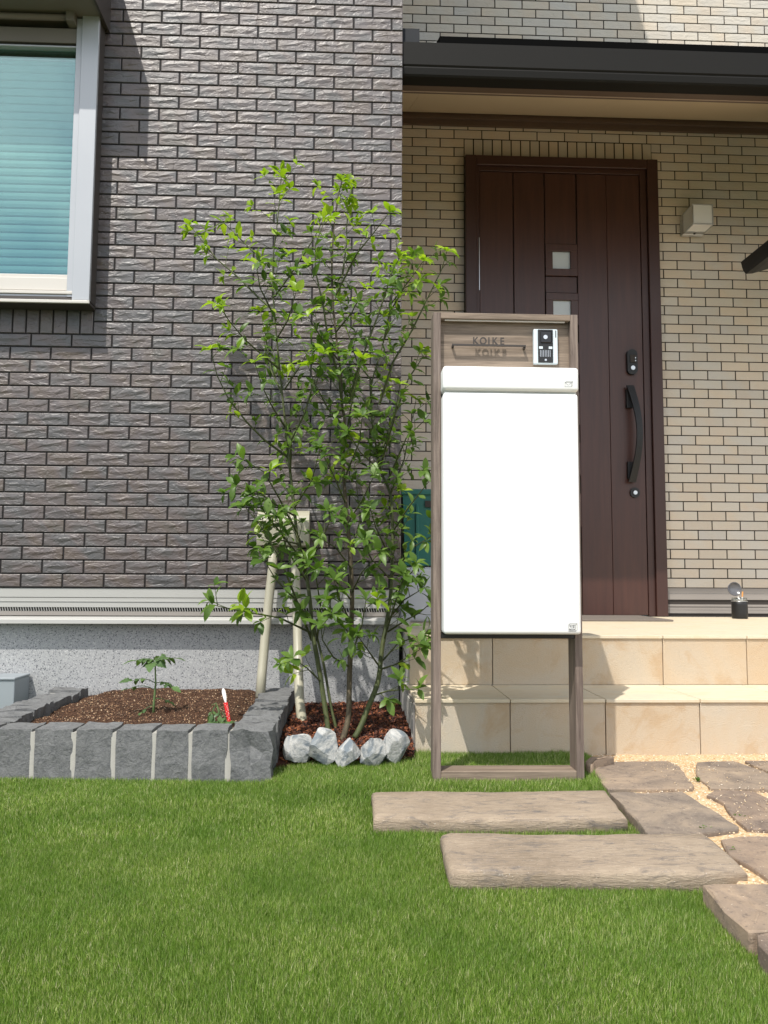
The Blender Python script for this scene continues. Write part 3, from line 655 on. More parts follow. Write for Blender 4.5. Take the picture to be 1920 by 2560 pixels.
# envelope symbol
bm = bmesh.new(); a0, a1, b0, b1 = .5775, .5955, 1.0830, 1.0945; e = .0035
line2(bm, [((a0, b0), (a1, b0)), ((a0, b0), (a0, b1)), ((a0, b1), (a1, b1)), ((a1, b0), (a1, b1)), ((a0, b1), ((a0+a1)/2, b1-.0075)), (((a0+a1)/2, b1-.0075), (a1, b1)), ((a0, b1), (a0+e, b1+e*.8)), ((a0+e, b1+e*.8), (a1+e, b1+e*.8)), ((a1, b1), (a1+e, b1+e*.8)), ((a1+e, b1+e*.8), (a1+e, b0+e)), ((a1, b0), (a1+e, b0+e))], 2.1134, .00045)
fin(bm, 'envelope_symbol', MAT['ink'], lf)
bm = bmesh.new(); a0, a1, b0, b1 = .5800, .5985, .4215, .4385
line2(bm, [((a0, b0), (a1, b0)), ((a0, b0), (a0, b1)), ((a0, b1), (a1, b1)), ((a1, b0), (a1, b1)), ((a0, b1), (a0+e, b1+e)), ((a0+e, b1+e), (a1+e*1.2, b1+e)), ((a1, b1), (a1+e*1.2, b1+e)), ((a1+e*1.2, b1+e), (a1+e*1.2, b0+e)), ((a1, b0), (a1+e*1.2, b0+e))], 2.1184, .0005)
# takuhai characters drawn stroke by stroke
def glyph(bm, strokes, x, z, s, y, w): line2(bm, [((x+p[0]*s, z+p[1]*s), (x+q[0]*s, z+q[1]*s)) for p, q in strokes], y, w)
glyph(bm, [((.5, 1), (.5, .88)), ((.05, .85), (.95, .85)), ((.05, .85), (.05, .68)), ((.95, .85), (.9, .68)), ((.68, .72), (.3, .62)), ((.1, .42), (.92, .5)), ((.48, .66), (.48, .1)), ((.48, .1), (.9, .1)), ((.9, .1), (.92, .25))], .5822, .4310, .0062, 2.1184, .00035)
glyph(bm, [((.02, .95), (.52, .95)), ((.06, .72), (.5, .72)), ((.06, .72), (.06, .02)), ((.5, .72), (.5, .02)), ((.06, .02), (.5, .02)), ((.06, .25), (.5, .25)), ((.2, .95), (.2, .45)), ((.36, .95), (.36, .45)), ((.6, .92), (.95, .92)), ((.95, .92), (.95, .55)), ((.62, .55), (.95, .55)), ((.62, .55), (.62, .08)), ((.62, .08), (.98, .08)), ((.98, .08), (.98, .22))], .5902, .4310, .0062, 2.1184, .0003)
fin(bm, 'box_symbol', MAT['ink'], pd)
def text(body, name, size, loc, mt, parent, ext=.0004, sx=1.0, off_=0.0, space=1.0):
    cu = bpy.data.curves.new(name, 'FONT'); cu.body = body; cu.size = size; cu.extrude = ext; cu.align_x = 'CENTER'; cu.offset = off_; cu.space_character = space
    ob = bpy.data.objects.new(name, cu); COL.objects.link(ob); dg = bpy.context.evaluated_depsgraph_get(); me = bpy.data.meshes.new_from_object(ob.evaluated_get(dg)); bpy.data.objects.remove(ob)
    pl = Vector((0, 0, 0)); q = parent
    while q is not None: pl += Vector(q.location); q = q.parent
    T_ = Matrix.Translation(Vector(loc)-pl) @ Matrix.Rotation(R_(90), 4, 'X') @ Matrix.Diagonal((sx, 1, 1, 1)); me.transform(T_)
    return link(name, me, mt, parent)
text('BOX', 'box_lettering', .0078, (.5892, 2.1184, .4235), MAT['ink'], pd)
# name sign
sign = bm = bmesh.new(); box(bm, .2765, .4845, 2.172, 2.1765, 1.2100, 1.2150); box(bm, .2765, .2820, 2.1766, 2.1913, 1.2075, 1.2135); box(bm, .4790, .4845, 2.1766, 2.1913, 1.2065, 1.2125)
k = M('bronze sign metal'); MAT['bronze'] = k.set((.045, .036, .030), .45); sgn = fin(bm, 'name_sign', MAT['bronze'], post, label='dark metal name sign reading KOIKE')
for ch, cx in zip('KOIKE', (.3425, .3640, .3802, .3970, .4175)):
    text(ch, 'letter', .0290, (cx, 2.1750, 1.2153), MAT['bronze'], sgn, .0013, .86, .0006)
# intercom
ic = bx('intercom', MAT['steel'], post, (.5075, .5760, 2.176, 2.1913, 1.1630, 1.2630), .003, 2, label='silver and black door intercom with lens and speaker'); MAT['iwhite'] = plain('silver intercom plastic', (.60, .68, .72), .3)
ic.data.materials[0] = MAT['iwhite']
bx('face', MAT['black'], ic, (.5190, .5615, 2.173, 2.1759, 1.1655, 1.2605), .001)
k = M('black gloss'); MAT['gloss'] = k.set((.008, .008, .01), .08)
bx('lens_window', MAT['gloss'], ic, (.5265, .5570, 2.1715, 2.1729, 1.222, 1.256), .002, 2)
bm = bmesh.new(); cap(bm, .5395, 1.238, .006, 0, 2.1695, 2.1713); fin(bm, 'lens', MAT['steel'], ic)
bx('label_strip', MAT['iwhite'], ic, (.5215, .5320, 2.1718, 2.1729, 1.2045, 1.2115), 0); bx('label_strip', MAT['iwhite'], ic, (.5490, .5590, 2.1718, 2.1729, 1.2045, 1.2115), 0)
bm = bmesh.new()
for i in range(7): box(bm, .5245+i*.0046, .5256+i*.0046, 2.1722, 2.1729, 1.182, 1.201)
fin(bm, 'speaker_grille', MAT['steel'], ic); bx('status_slot', MAT['black'], ic, (.5690, .5712, 2.1752, 2.1759, 1.239, 1.259)); bx('call_button', MAT['steel'], ic, (.5370, .5430, 2.1718, 2.1729, 1.170, 1.176), .001)

# ------------------------------------------------------------------ planter of basalt blocks
planter = empty('stone_planter', (-.65, 2.6, 0), 'raised bed walled with upright dark basalt blocks and pale mortar', 'planter')
def roughbox(bm, cx, cy, sx, sy, z0, z1, seed, amp=.005, nx=4, ny=3, nz=4, jit=1.0):
    """block with noisy split faces"""
    rs = random.Random(seed); r = bmesh.ops.create_cube(bm, size=1.0)
    es = list({e for v in r['verts'] for e in v.link_edges}); bmesh.ops.subdivide_edges(bm, edges=es, cuts=3, use_grid_fill=True)
    vs = [v for v in bm.verts]
    for v in vs:
        c = v.co.copy(); edge = sum(1 for q in c if abs(abs(q)-.5) < 1e-4)
        j = Vector((rs.gauss(0, 1), rs.gauss(0, 1), rs.gauss(0, 1)))*amp*jit*(.75 if edge == 1 else .5)
        v.co = Vector((cx+c.x*sx, cy+c.y*sy, (z0+z1)/2+c.z*(z1-z0)))+j
def block(cx, cy, sx, sy, z0, z1, seed, amp=.004, parent=planter, mt=None, name='block', **kw):
    bm = bmesh.new(); roughbox(bm, cx, cy, sx, sy, z0, z1, seed, amp); return fin(bm, name, mt or MAT['basalt'], parent, **kw)
# front row: measured joint positions
JX = [-1.115, -.994, -.8795, -.7655, -.6530, -.5435, -.4420, -.3350]
def yfront(x): return 2.305-(x+1.0)*.062
for i, (a, b) in enumerate(zip(JX, JX[1:])):
    a2, b2 = a+.0062, b-.0062; c = (a2+b2)/2; block(c, yfront(c)+.052, b2-a2, .104, -.05, .136+random.uniform(-.002, .003), 50+i, .0026)
block(-.2725, yfront(-.27)+.060, .110, .120, -.05, .138, 90, .0085, label='rougher corner block of the planter')
for i in range(7):   # right wall going back
    y = 2.395+i*.1035; block(-.2705, y+.05, .112, .098, -.05, .137+random.uniform(-.003, .004), 100+i, .0040)
for i in range(8):   # left wall going back
    y = 2.43+i*.088; block(-1.060, y+.042, .118, .081, -.05, .134+random.uniform(-.004, .004), 120+i, .0045)
bm = bmesh.new(); box(bm, -1.108, -.222, 2.335, 2.372, -.05, .126); box(bm, -.322, -.222, 2.345, 3.13, -.05, .126); box(bm, -1.108, -1.012, 2.40, 3.13, -.05, .126)
for j, (x) in enumerate(JX[1:]): box(bm, x-.0095, x+.0095, yfront(x)+.0035, yfront(x)+.10, -.05, .1275)
for i in range(1, 8): box(bm, -1.112, -1.008, 2.426+i*.088-.005, 2.426+i*.088+.005, -.05, .1285)
fin(bm, 'mortar', MAT['grout'], planter)

# soil
k = M('compost'); p = k.pos(); n = k.noise(p, 90, 5, .7); n2 = k.noise(p, 14, 4)
c = k.mix(n2, k.mix(n, (.030, .014, .008), (.085, .042, .022)), k.mix(n, (.05, .024, .014), (.12, .062, .034)))
MAT['soil'] = k.set(c, .95, 0, k.bump(k.noise(p, 120, 6, .75), 1.0, .008), .25)
def soil_z(X, Y): return .098+.030*np.clip((X+1.02)/.12, 0, 1)*np.clip((-.325-X)/.10+.3, 0, 1)*np.clip((Y-2.36)/.15+.2, 0, 1)+lumps(X, Y, 17, .003)+lumps(X+3, Y, 47, .0018)
link('soil', grid_mesh('soil', -1.01, -.32, 2.36, 3.155, 90, 90, soil_z, MAT['soil']), None, kind='stuff', label='dark brown compost filling the basalt planter', cat='soil')
def chips(n, xr, yr, zf, s0, s1, flat, seed, keep=None):
    """little irregular tetrahedral chips lying on a surface"""
    g = np.random.default_rng(seed); x = g.uniform(*xr, n); y = g.uniform(*yr, n)
    if keep is not None:
        kx = keep(x, y); x, y = x[kx], y[kx]
    n = len(x); z = zf(x, y); s = g.uniform(s0, s1, n)**1.0; a = g.uniform(0, 6.28, n); asp = g.uniform(.25, .6, n)
    base = np.array([[1, 0, 0], [-.2, 1, 0], [-1, -.1, 0], [.1, -1, 0], [0, 0, flat]]); V = np.repeat(base[None], n, 0)+g.normal(0, .18, (n, 5, 3))
    V[:, :, 1] *= asp[:, None]; V *= s[:, None, None]; til = g.normal(0, .5, n)
    zz = V[:, :, 2]+V[:, :, 0]*np.sin(til)[:, None]; xx = V[:, :, 0]*np.cos(a)[:, None]-V[:, :, 1]*np.sin(a)[:, None]; yy = V[:, :, 0]*np.sin(a)[:, None]+V[:, :, 1]*np.cos(a)[:, None]
    V = np.stack([xx+x[:, None], yy+y[:, None], zz+z[:, None]], 2).reshape(-1, 3)
    F = np.array([[0, 1, 4], [1, 2, 4], [2, 3, 4], [3, 0, 4], [0, 2, 1], [0, 3, 2]]); F = (F[None]+np.arange(n)[:, None, None]*5).reshape(-1, 3)
    return V, F
k = M('compost chips'); rr = k.rnd(); MAT['chips'] = k.set(k.ramp(rr, [(0, (.03, .014, .008)), (.5, (.085, .042, .022)), (.8, (.15, .075, .04)), (.93, (.36, .22, .12)), (1, (.55, .42, .28))]), .9)
V, F = chips(13000, (-1.0, -.325), (2.37, 3.13), soil_z, .0018, .0052, .7, 5)
link('compost_chips', mesh_np('compost_chips', V, F, MAT['chips']), None, kind='stuff', label='loose bark crumbs on the planter soil', cat='soil')

# bark mulch around the tree
def mulch_z(X, Y): return -.010+.055*np.clip((Y-2.36)/.07, 0, 1)+.030*np.clip((Y-2.42)/.15, 0, 1)+lumps(X, Y, 15, .003)
k = M('red bark bed'); p = k.pos(); MAT['mulchbed'] = k.set(k.mix(k.noise(p, 60, 5, .7), (.018, .006, .004), (.10, .030, .014)), .95, 0, k.bump(k.noise(p, 90, 5, .7), 1, .01))
link('mulch', grid_mesh('mulch', -.215, .192, 2.36, 3.155, 40, 60, mulch_z, MAT['mulchbed']), None, kind='stuff', label='red brown bark mulch around the tree stems', cat='mulch')
V, F = chips(9000, (-.208, .190), (2.40, 3.14), mulch_z, .004, .014, .35, 9)
k = M('red bark fibres'); rr = k.rnd(); MAT['bark'] = k.set(k.ramp(rr, [(0, (.015, .005, .003)), (.4, (.06, .017, .009)), (.75, (.16, .045, .018)), (1, (.30, .10, .035))]), .85)
link('bark_fibres', mesh_np('bark_fibres', V+np.array([0, 0, .004]), F, MAT['bark']), None, kind='stuff', label='shredded red bark on the tree bed', cat='mulch')

# the five marble rocks
def rock(px0, px1, zt, zb, y, ang, seed, label, sq=1.0):
    bm = bmesh.new(); bmesh.ops.create_icosphere(bm, subdivisions=4, radius=1.0); rs = random.Random(seed)
    # cut random facets
    pl = []
    for i in range(13):
        d = Vector((rs.gauss(0, 1), rs.gauss(0, 1), rs.gauss(0, .9))).normalized(); pl.append((d, rs.uniform(.52, .88)))
    pl.append((Vector((0, 0, -1)), .55)); pl.append((Vector((.15, -.9, -.35)).normalized(), .62))
    for v in bm.verts:
        q = v.co; q = Vector([math.copysign(abs(c_)**.8, c_) for c_ in q]); v.co = q
        for d, h in pl:
            t = v.co.dot(d)
            if t > h: v.co -= d*(t-h)*.985
        f = 8.0; v.co += v.co.normalized()*(.010*math.sin(v.co.x*f+seed)*math.cos(v.co.z*f*1.3+seed*2)+.006*rs.uniform(-1, 1))
    bmesh.ops.rotate(bm, verts=bm.verts, matrix=Matrix.Rotation(ang, 3, 'Y'))
    xs = [v.co.x for v in bm.verts]; zs = [v.co.z for v in bm.verts]; w = px1-px0; h = zt-zb; cx, cz = (px0+px1)/2, (zt+zb)/2
    sx = w/(max(xs)-min(xs)); sz = h/(max(zs)-min(zs)); mx_ = (max(xs)+min(xs))/2; mz = (max(zs)+min(zs))/2
    for v in bm.verts: v.co = Vector((cx+(v.co.x-mx_)*sx, y+v.co.y*w*.5*sq, cz+(v.co.z-mz)*sz))
    return fin(bm, 'marble_rock', MAT['marble'], None, False, label=label, cat='rock', group='white marble rocks edging the tree bed')
rk = [(706, 788, 1832, 1899, 2.395), (768, 849, 1819, 1907, 2.37), (836, 902, 1846, 1914, 2.35), (899, 969, 1843, 1914, 2.355), (953, 1025, 1822, 1903, 2.375)]
RB = [[(-0.1970, 2.3950, 0.0288), (-0.1021, 2.3950, 0.1056)], [(-0.1231, 2.3700, 0.0250), (-0.0302, 2.3700, 0.1250)], [(-0.0439, 2.3500, 0.0213), (0.0316, 2.3500, 0.0979)], [(0.0287, 2.3550, 0.0199), (0.1094, 2.3550, 0.1001)], [(0.0919, 2.3750, 0.0276), (0.1759, 2.3750, 0.1202)]]
labs = ['broad cream topped marble rock beside the stone planter', 'large blue grey angular marble rock, second from the planter', 'small white pointed marble rock in the middle of the row', 'squarish tilted marble rock, second from the steps', 'tall white marble rock next to the porch steps']
for i, (a, b) in enumerate(RB): rock(a[0], b[0], b[2], a[2]-.008, a[1], [.1, .5, -.5, .25, .1][i], [3, 12, 27, 41, 58][i], labs[i], [.8, .9, .8, .8, .9][i])

# ------------------------------------------------------------------ stepping sleepers and path slabs
def slab(name, poly, z0, z1, seed, mt, bev=.006, amp=.003, parent=None, rad=.02, sub=10, **kw):
    rs = random.Random(seed); n = len(poly); pts = []
    for i in range(n):
        a = Vector(poly[i]); b = Vector(poly[(i+1) % n]); L = (b-a).length; k_ = max(1, int(L/.035))
        for j in range(k_): pts.append(a.lerp(b, j/k_)+Vector((rs.uniform(-1, 1), rs.uniform(-1, 1)))*amp)
    c = sum(pts, Vector((0, 0)))/len(pts); bm = bmesh.new(); rings = []
    for (s, z) in ((bev*1.0, z0), (0, z0+.004), (0, z1-bev), (bev*.45, z1-bev*.3), (bev*1.3, z1)):
        rings.append([bm.verts.new((p_.x+(c-p_).normalized().x*s, p_.y+(c-p_).normalized().y*s, z+(rs.uniform(-1, 1)*amp*.4 if z > z0 else 0))) for p_ in pts])
    for a, b in zip(rings, rings[1:]):
        for k_ in range(len(pts)): bm.faces.new((a[k_], a[(k_+1) % len(pts)], b[(k_+1) % len(pts)], b[k_]))
    top = rings[-1]
    for fr_ in (.72, .4):
        r = [bm.verts.new((c.x+(v.co.x-c.x)*fr_, c.y+(v.co.y-c.y)*fr_, z1+rs.uniform(-1, 1)*amp*.6)) for v in top]
        for k_ in range(len(pts)): bm.faces.new((top[k_], top[(k_+1) % len(pts)], r[(k_+1) % len(pts)], r[k_]))
        top = r
    bm.faces.new(top); bm.faces.new(rings[0][::-1]); bmesh.ops.recalc_face_normals(bm, faces=bm.faces)
    return fin(bm, name, mt, parent, name != 'path_slab', **kw)
PLK = [[(0.0548, 2.0190), (0.1855, 2.0275), (0.4253, 2.0225), (0.6446, 2.0256), (0.6189, 1.8008), (0.4655, 1.7925), (0.2441, 1.7975), (0.0539, 1.8107)], [(0.1882, 1.6850), (0.2013, 1.6976), (0.3538, 1.6862), (0.5620, 1.6812), (0.7412, 1.6795), (0.7366, 1.5859), (0.7235, 1.4678), (0.6329, 1.4602), (0.4531, 1.4689), (0.3084, 1.4726), (0.1826, 1.4798)]]
slab('stepping_sleeper', PLK[0], -.01, .033, 3, MAT['sleeper'], .009, .0018, label='wood grained concrete sleeper nearer the parcel post, set in the lawn', cat='stepping stone', group='concrete sleepers in the lawn')
slab('stepping_sleeper', PLK[1], -.01, .035, 4, MAT['sleeper'], .009, .0018, label='wood grained concrete sleeper farther from the parcel post, meeting the stone path', cat='stepping stone', group='concrete sleepers in the lawn')
SL = [('slab', [(0.6922, 2.3020), (0.7702, 2.3773), (0.9462, 2.3850), (0.9464, 2.3125), (0.9019, 2.0954), (0.8861, 2.0713), (0.6632, 2.0638), (0.6676, 2.1333)]),
      ('slab', [(0.6576, 2.0404), (0.6969, 2.0474), (0.7322, 2.0312), (0.8466, 2.0522), (0.8443, 1.9301), (0.8494, 1.7560), (0.8357, 1.7336), (0.7808, 1.7155), (0.6399, 1.6866), (0.6268, 1.6922), (0.6425, 1.8110)]),
      ('slab', [(1.0203, 2.3664), (1.1366, 2.3802), (1.1549, 2.3178), (1.1707, 2.1534), (1.1377, 2.0464), (0.9339, 2.0703), (0.9531, 2.1974)]),
      ('slab', [(1.1740, 2.3796), (1.4740, 2.3907), (1.3373, 2.1722), (1.2034, 2.1527), (1.1806, 2.2440)]),
      ('slab', [(0.8906, 2.0091), (0.9388, 2.0583), (1.0291, 2.0486), (1.0340, 1.9059), (0.9752, 1.7203), (0.8624, 1.7397), (0.8674, 1.8038), (0.9010, 1.9364)]),
      ('slab', [(0.7705, 1.6716), (0.8150, 1.6969), (0.9705, 1.6826), (0.8891, 1.4564), (0.7763, 1.4399), (0.7578, 1.4598), (0.7532, 1.5236), (0.7455, 1.5794)]),
      ('slab', [(0.6126, 1.4126), (0.6355, 1.4175), (0.7825, 1.4118), (0.7259, 1.2150), (0.6337, 1.2203), (0.6104, 1.2169), (0.6035, 1.2212), (0.6031, 1.2974)]),
      ('slab', [(0.6098, 1.2155), (0.6426, 1.2312), (0.7338, 1.2079), (0.7143, 1.0496), (0.6012, 1.0738), (0.5914, 1.1358), (0.5983, 1.1853)]),
      ('slab', [(1.1773, 2.0695), (1.3905, 2.0856), (1.1951, 1.7319), (1.0218, 1.7247)]), ('slab', [(1.0304, 1.6551), (1.2422, 1.6761), (1.1454, 1.4497), (0.9556, 1.4448)])]
labs = ['brown slab with a white smear, nearest the parcel post', 'large brown slab strewn with pale grit beside the sleepers', 'grey brown slab below the right of the steps', 'reddish slab against the steps at the right edge', 'slab with a dark smudge in the second row', 'grey slab at the right of the far end of the sleeper', 'dark grey slab projecting into the lawn', 'slab cut by the right edge, lowest in the picture', 'slab beyond the right edge of the picture', 'slab beyond the right edge of the picture']
for i, (nm, pl_) in enumerate(SL):
    slab('path_slab', [(x+(x-sum(q[0] for q in pl_)/len(pl_))*.008, y-(y-sum(q[1] for q in pl_)/len(pl_))*.035) for x, y in pl_], -.005, .033 if i in (6, 7) else .0245, 20+i, MAT['slab'], .003, .0028, label=labs[i], cat='paving slab', group='flagstones of the path')
# small dark edge stone behind the first slab
slab('edge_stone', [(0.6686, 2.2922), (0.6973, 2.3375), (0.7668, 2.3520), (0.7686, 2.3363), (0.7096, 2.3015), (0.6680, 2.2293), (0.6588, 2.2436)], -.01, .047, 77, MAT['slab'], .006, .002, label='small dark edging stone between parcel post and steps', cat='edging stone')
# grit on slabs
V, F = chips(1800, (.85, 1.75), (1.45, 2.45), lambda x, y: 0*x+.026, .001, .0035, .5, 31, keep=lambda x, y: x > edge_x(y)+.02)
link('grit', mesh_np('grit', V, F, MAT['grain']), None, kind='stuff', label='pale grit scattered over the path slabs', cat='grit')

V, F = chips(420, (1.12, 1.42), (1.85, 2.12), lambda x, y: 0*x+.026, .003, .008, .5, 33, keep=lambda x, y: np.abs((x-1.27)+(y-1.99)*.9) < .05+.03*np.sin(x*60))
link('dry_debris', mesh_np('dry_debris', V, F, MAT['bark']), None, kind='stuff', label='dry brown leaf litter caught between the path slabs', cat='leaf litter')
WV = []; WF = []
for (wx, wy) in [(0.9415, 2.1719), (0.8922, 1.8363), (0.7673, 1.6120), (0.6763, 1.4834), (0.7712, 1.7491)]:
    for i in range(26):
        a = random.uniform(0, 6.28); r = random.uniform(.001, .007); h_ = random.uniform(.003, .008); x = wx+math.cos(a)*r*.6; y = wy+math.sin(a)*r*.6; q = (math.cos(a), math.sin(a)); b = len(WV)
        WV += [(x, y, .016), (x+q[0]*r-q[1]*.0028, y+q[1]*r+q[0]*.0028, .018+h_), (x+q[0]*r*1.7, y+q[1]*r*1.7, .018+h_*1.2), (x+q[0]*r+q[1]*.0028, y+q[1]*r-q[0]*.0028, .018+h_)]; WF.append((b, b+1, b+2, b+3))
WEEDS = (WV, WF)
# ------------------------------------------------------------------ small utility box by the wall
ub = empty('utility_box', (-1.4, 3.05, 0), 'low grey painted metal box by the foundation behind the planter', 'utility box')
bx('cabinet', MAT['greybox'], ub, (-1.75, -1.232, 3.02, 3.155, -.01, .180), .002); bx('lid', MAT['greybox'], ub, (-1.753, -1.2295, 3.015, 3.156, .1802, .1885), .002)

# ------------------------------------------------------------------ pipe cover with two pipes on the wall
pc = empty('pipe_cover', (-.27, 3.1, .75), 'cream rounded cover on the brick wall with two pipes running down behind the tree', 'pipe cover')
prof = []
for i in range(13):
    t = i/12*math.pi/2; prof.append((3.135-.085*math.sin(t)-.0, .815-.05*(1-math.cos(t))))
prof = [(3.135, .822), (3.105, .820), (3.080, .812), (3.062, .797), (3.054, .778), (3.052, .755), (3.052, .70), (3.055, .684), (3.062, .680), (3.135, .680)]
bm = bmesh.new(); extr(bm, prof, 'X', -.3625, -.1640); fin(bm, 'cover', MAT['pipe'], pc)
bm = bmesh.new(); cap(bm, -.190, .697, .005, 0, 3.0495, 3.0515, 10); fin(bm, 'screw', MAT['black'], pc)
bm = bmesh.new(); tube(bm, [(-0.3023, 3.0900, 0.6862), (-0.3034, 3.0850, 0.5967), (-0.3140, 3.0750, 0.4746), (-0.3228, 3.0400, 0.3260), (-0.3268, 3.0000, 0.2118), (-0.3280, 2.9600, 0.1231)], .0175, 14); fin(bm, 'pipe', MAT['pipe'], pc, True)
bm = bmesh.new(); tube(bm, [(-0.2177, 3.0900, 0.6868), (-0.2135, 3.0800, 0.5512), (-0.2025, 3.0400, 0.4010), (-0.1928, 2.9700, 0.2589), (-0.1810, 2.8800, 0.1418), (-0.1697, 2.8000, 0.0991), (-0.1575, 2.7200, 0.0663), (-0.1521, 2.6600, 0.0323)], .0170, 14); fin(bm, 'pipe', MAT['pipe'], pc, True)

# ------------------------------------------------------------------ leaves
def leaf_mat(name, cols, trans):
    k = M(name); rr = k.rnd(); p = k.pos()
    c = k.ramp(rr, cols); c = k.mix(k.math('MULTIPLY', k.noise(p, 120), .3), c, tuple(x*.7 for x in cols[0][1]))
    k.set(c, .42, 0, k.bump(k.noise(p, 260, 3), .15, .001), .45)
    t = k.n('ShaderNodeBsdfTranslucent'); k.l(k.mix(1.0, c, (1.35, 1.5, .5), 'MULTIPLY'), t.inputs[0]); mx = k.n('ShaderNodeMixShader'); mx.inputs[0].default_value = trans
    k.l(k.b.outputs[0], mx.inputs[1]); k.l(t.outputs[0], mx.inputs[2]); k.l(mx.outputs[0], k.out.inputs['Surface']); return k.m
MAT['leaf'] = leaf_mat('mature leaf', [(0, (.066, .130, .022)), (.5, (.108, .195, .033)), (1, (.17, .27, .055))], .40)
MAT['leaf_new'] = leaf_mat('young leaf', [(0, (.19, .31, .022)), (.5, (.27, .40, .028)), (1, (.36, .47, .045))], .42)
MAT['leaf_tom'] = leaf_mat('tomato leaf', [(0, (.06, .12, .04)), (1, (.13, .22, .07))], .3)
link('joint_weeds', mesh_from('joint_weeds', WEEDS[0], WEEDS[1], MAT['leaf']), None, kind='stuff', label='tiny green weeds growing in the joints of the path', cat='weeds')
k = M('green bark'); p = k.pos(); v = k.vmath('MULTIPLY', p, (1, 1, .3)); n = k.noise(v, 60, 5, .7); zc_ = k.n('ShaderNodeSeparateXYZ'); k.l(p, zc_.inputs[0])
c = k.ramp(n, [(.35, (.030, .042, .011)), (.55, (.058, .072, .018)), (.7, (.10, .10, .04))]); MAT['bark_green'] = k.set(c, .7, 0, k.bump(n, .5, .003))
k = M('brown bark'); p = k.pos(); v = k.vmath('MULTIPLY', p, (1, 1, .3)); n = k.noise(v, 70, 5, .7)
c = k.ramp(n, [(.35, (.040, .030, .018)), (.55, (.080, .062, .034)), (.7, (.16, .13, .085))]); MAT['bark_brown'] = k.set(c, .8, 0, k.bump(n, .6, .003))
def leaf_geo(kind):
    """ovate leaf along +X, 1 long, folded along the midrib, drooping at the tip"""
    fold = [.10, .22, .05, .16][kind % 4]; droop = [.16, .30, .05, .40][kind % 4]; w = [.23, .20, .25, .18][kind % 4]
    st = [(0, 0), (.12, .30), (.32, .92), (.55, 1.0), (.80, .62), (1.0, 0)]; V = []; F = []
    for i, (x, q) in enumerate(st):
        z = -droop*x*x+.10*math.sin(x*2.2)
        if q == 0: V.append((x, 0, z))
        else: V += [(x, w*q, z+fold*q*w*2), (x, 0, z), (x, -w*q, z+fold*q*w*2)]
    F = [(0, 2, 1), (0, 3, 2)]
    for i in range(3): a = 1+3*i; F += [(a, a+1, a+4, a+3), (a+1, a+2, a+5, a+4)]
    F += [(10, 11, 13), (11, 12, 13)]
    return np.array(V), F
LG = [leaf_geo(i) for i in range(4)]
LM = {}
def leaf_mesh(kind, mt):
    if (kind, mt.name) not in LM: LM[(kind, mt.name)] = mesh_from('leaf', LG[kind][0], LG[kind][1], mt, True)
    return LM[(kind, mt.name)]
def leaf_matrix(p, d, size, rs, up=None):
    d = Vector(d).normalized(); up = Vector(up or (rs.gauss(0, .35), -.35+rs.gauss(0, .3), 1.0)); s = up.cross(d)
    if s.length < .05: s = Vector((0, 1, 0))
    s.normalize(); u = d.cross(s); mm = Matrix((d*size, s*size, u*size)).transposed().to_4x4(); mm.translation = Vector(p); return mm

# ------------------------------------------------------------------ the tree
BASE = Vector((.0, 2.55, .05))
tree = empty('multi_stem_tree', BASE, 'young multi stemmed green tree growing in red bark between planter and steps', 'tree')
rs = random.Random(11)
def stem(pts, r0, r1, mt, name='trunk', n=9):
    P = [Vector(q) for q in pts]; Q = []
    for i in range(len(P)-1):       # Catmull-Rom smoothing
        a, b, c_, d = P[max(i-1, 0)], P[i], P[i+1], P[min(i+2, len(P)-1)]
        for j in range(3):
            t = j/3; Q.append(.5*((2*b)+(c_-a)*t+(2*a-5*b+4*c_-d)*t*t+(3*b-a-3*c_+d)*t**3))
    Q.append(P[-1]); bm = bmesh.new(); N = len(Q)
    tube(bm, Q, [.74*(r0+(r1-r0)*i/(N-1)) for i in range(N)], n); fin(bm, name, mt, tree, True); return Q
TR = []
TR.append((stem([(-0.0229, 2.5000, 0.0613), (-0.0158, 2.5100, 0.0860), (-0.0052, 2.5300, 0.1311), (-0.0037, 2.5600, 0.2380), (0.0002, 2.6000, 0.3604), (0.0030, 2.6300, 0.4881), (-0.0034, 2.6600, 0.6198), (-0.0154, 2.6800, 0.7547), (-0.0260, 2.7000, 0.8654), (-0.0311, 2.7100, 0.9630), (-0.0269, 2.7200, 1.0901), (-0.0372, 2.7200, 1.1572), (-0.0439, 2.7200, 1.2770), (-0.0637, 2.7300, 1.4290), (-0.0765, 2.7300, 1.5813), (-0.0755, 2.7300, 1.7469), (-0.0628, 2.7300, 1.8893), (-0.0438, 2.7300, 1.9710)], .0135, .0022, MAT['bark_brown']), .45))
TR.append((stem([(-0.0663, 2.5600, 0.0581), (-0.0737, 2.5800, 0.1103), (-0.1012, 2.6200, 0.2599), (-0.1295, 2.6600, 0.3961), (-0.1338, 2.6800, 0.4530), (-0.1496, 2.7000, 0.5552), (-0.1843, 2.7300, 0.6857), (-0.1982, 2.7500, 0.7943), (-0.2137, 2.7700, 0.9037), (-0.2273, 2.7800, 1.0137), (-0.2395, 2.7900, 1.1152), (-0.2617, 2.8000, 1.3004), (-0.2870, 2.8000, 1.5397), (-0.2924, 2.8000, 1.6964), (-0.2789, 2.8000, 1.8354), (-0.2673, 2.8000, 2.0134)], .0120, .0020, MAT['bark_green']), .48))
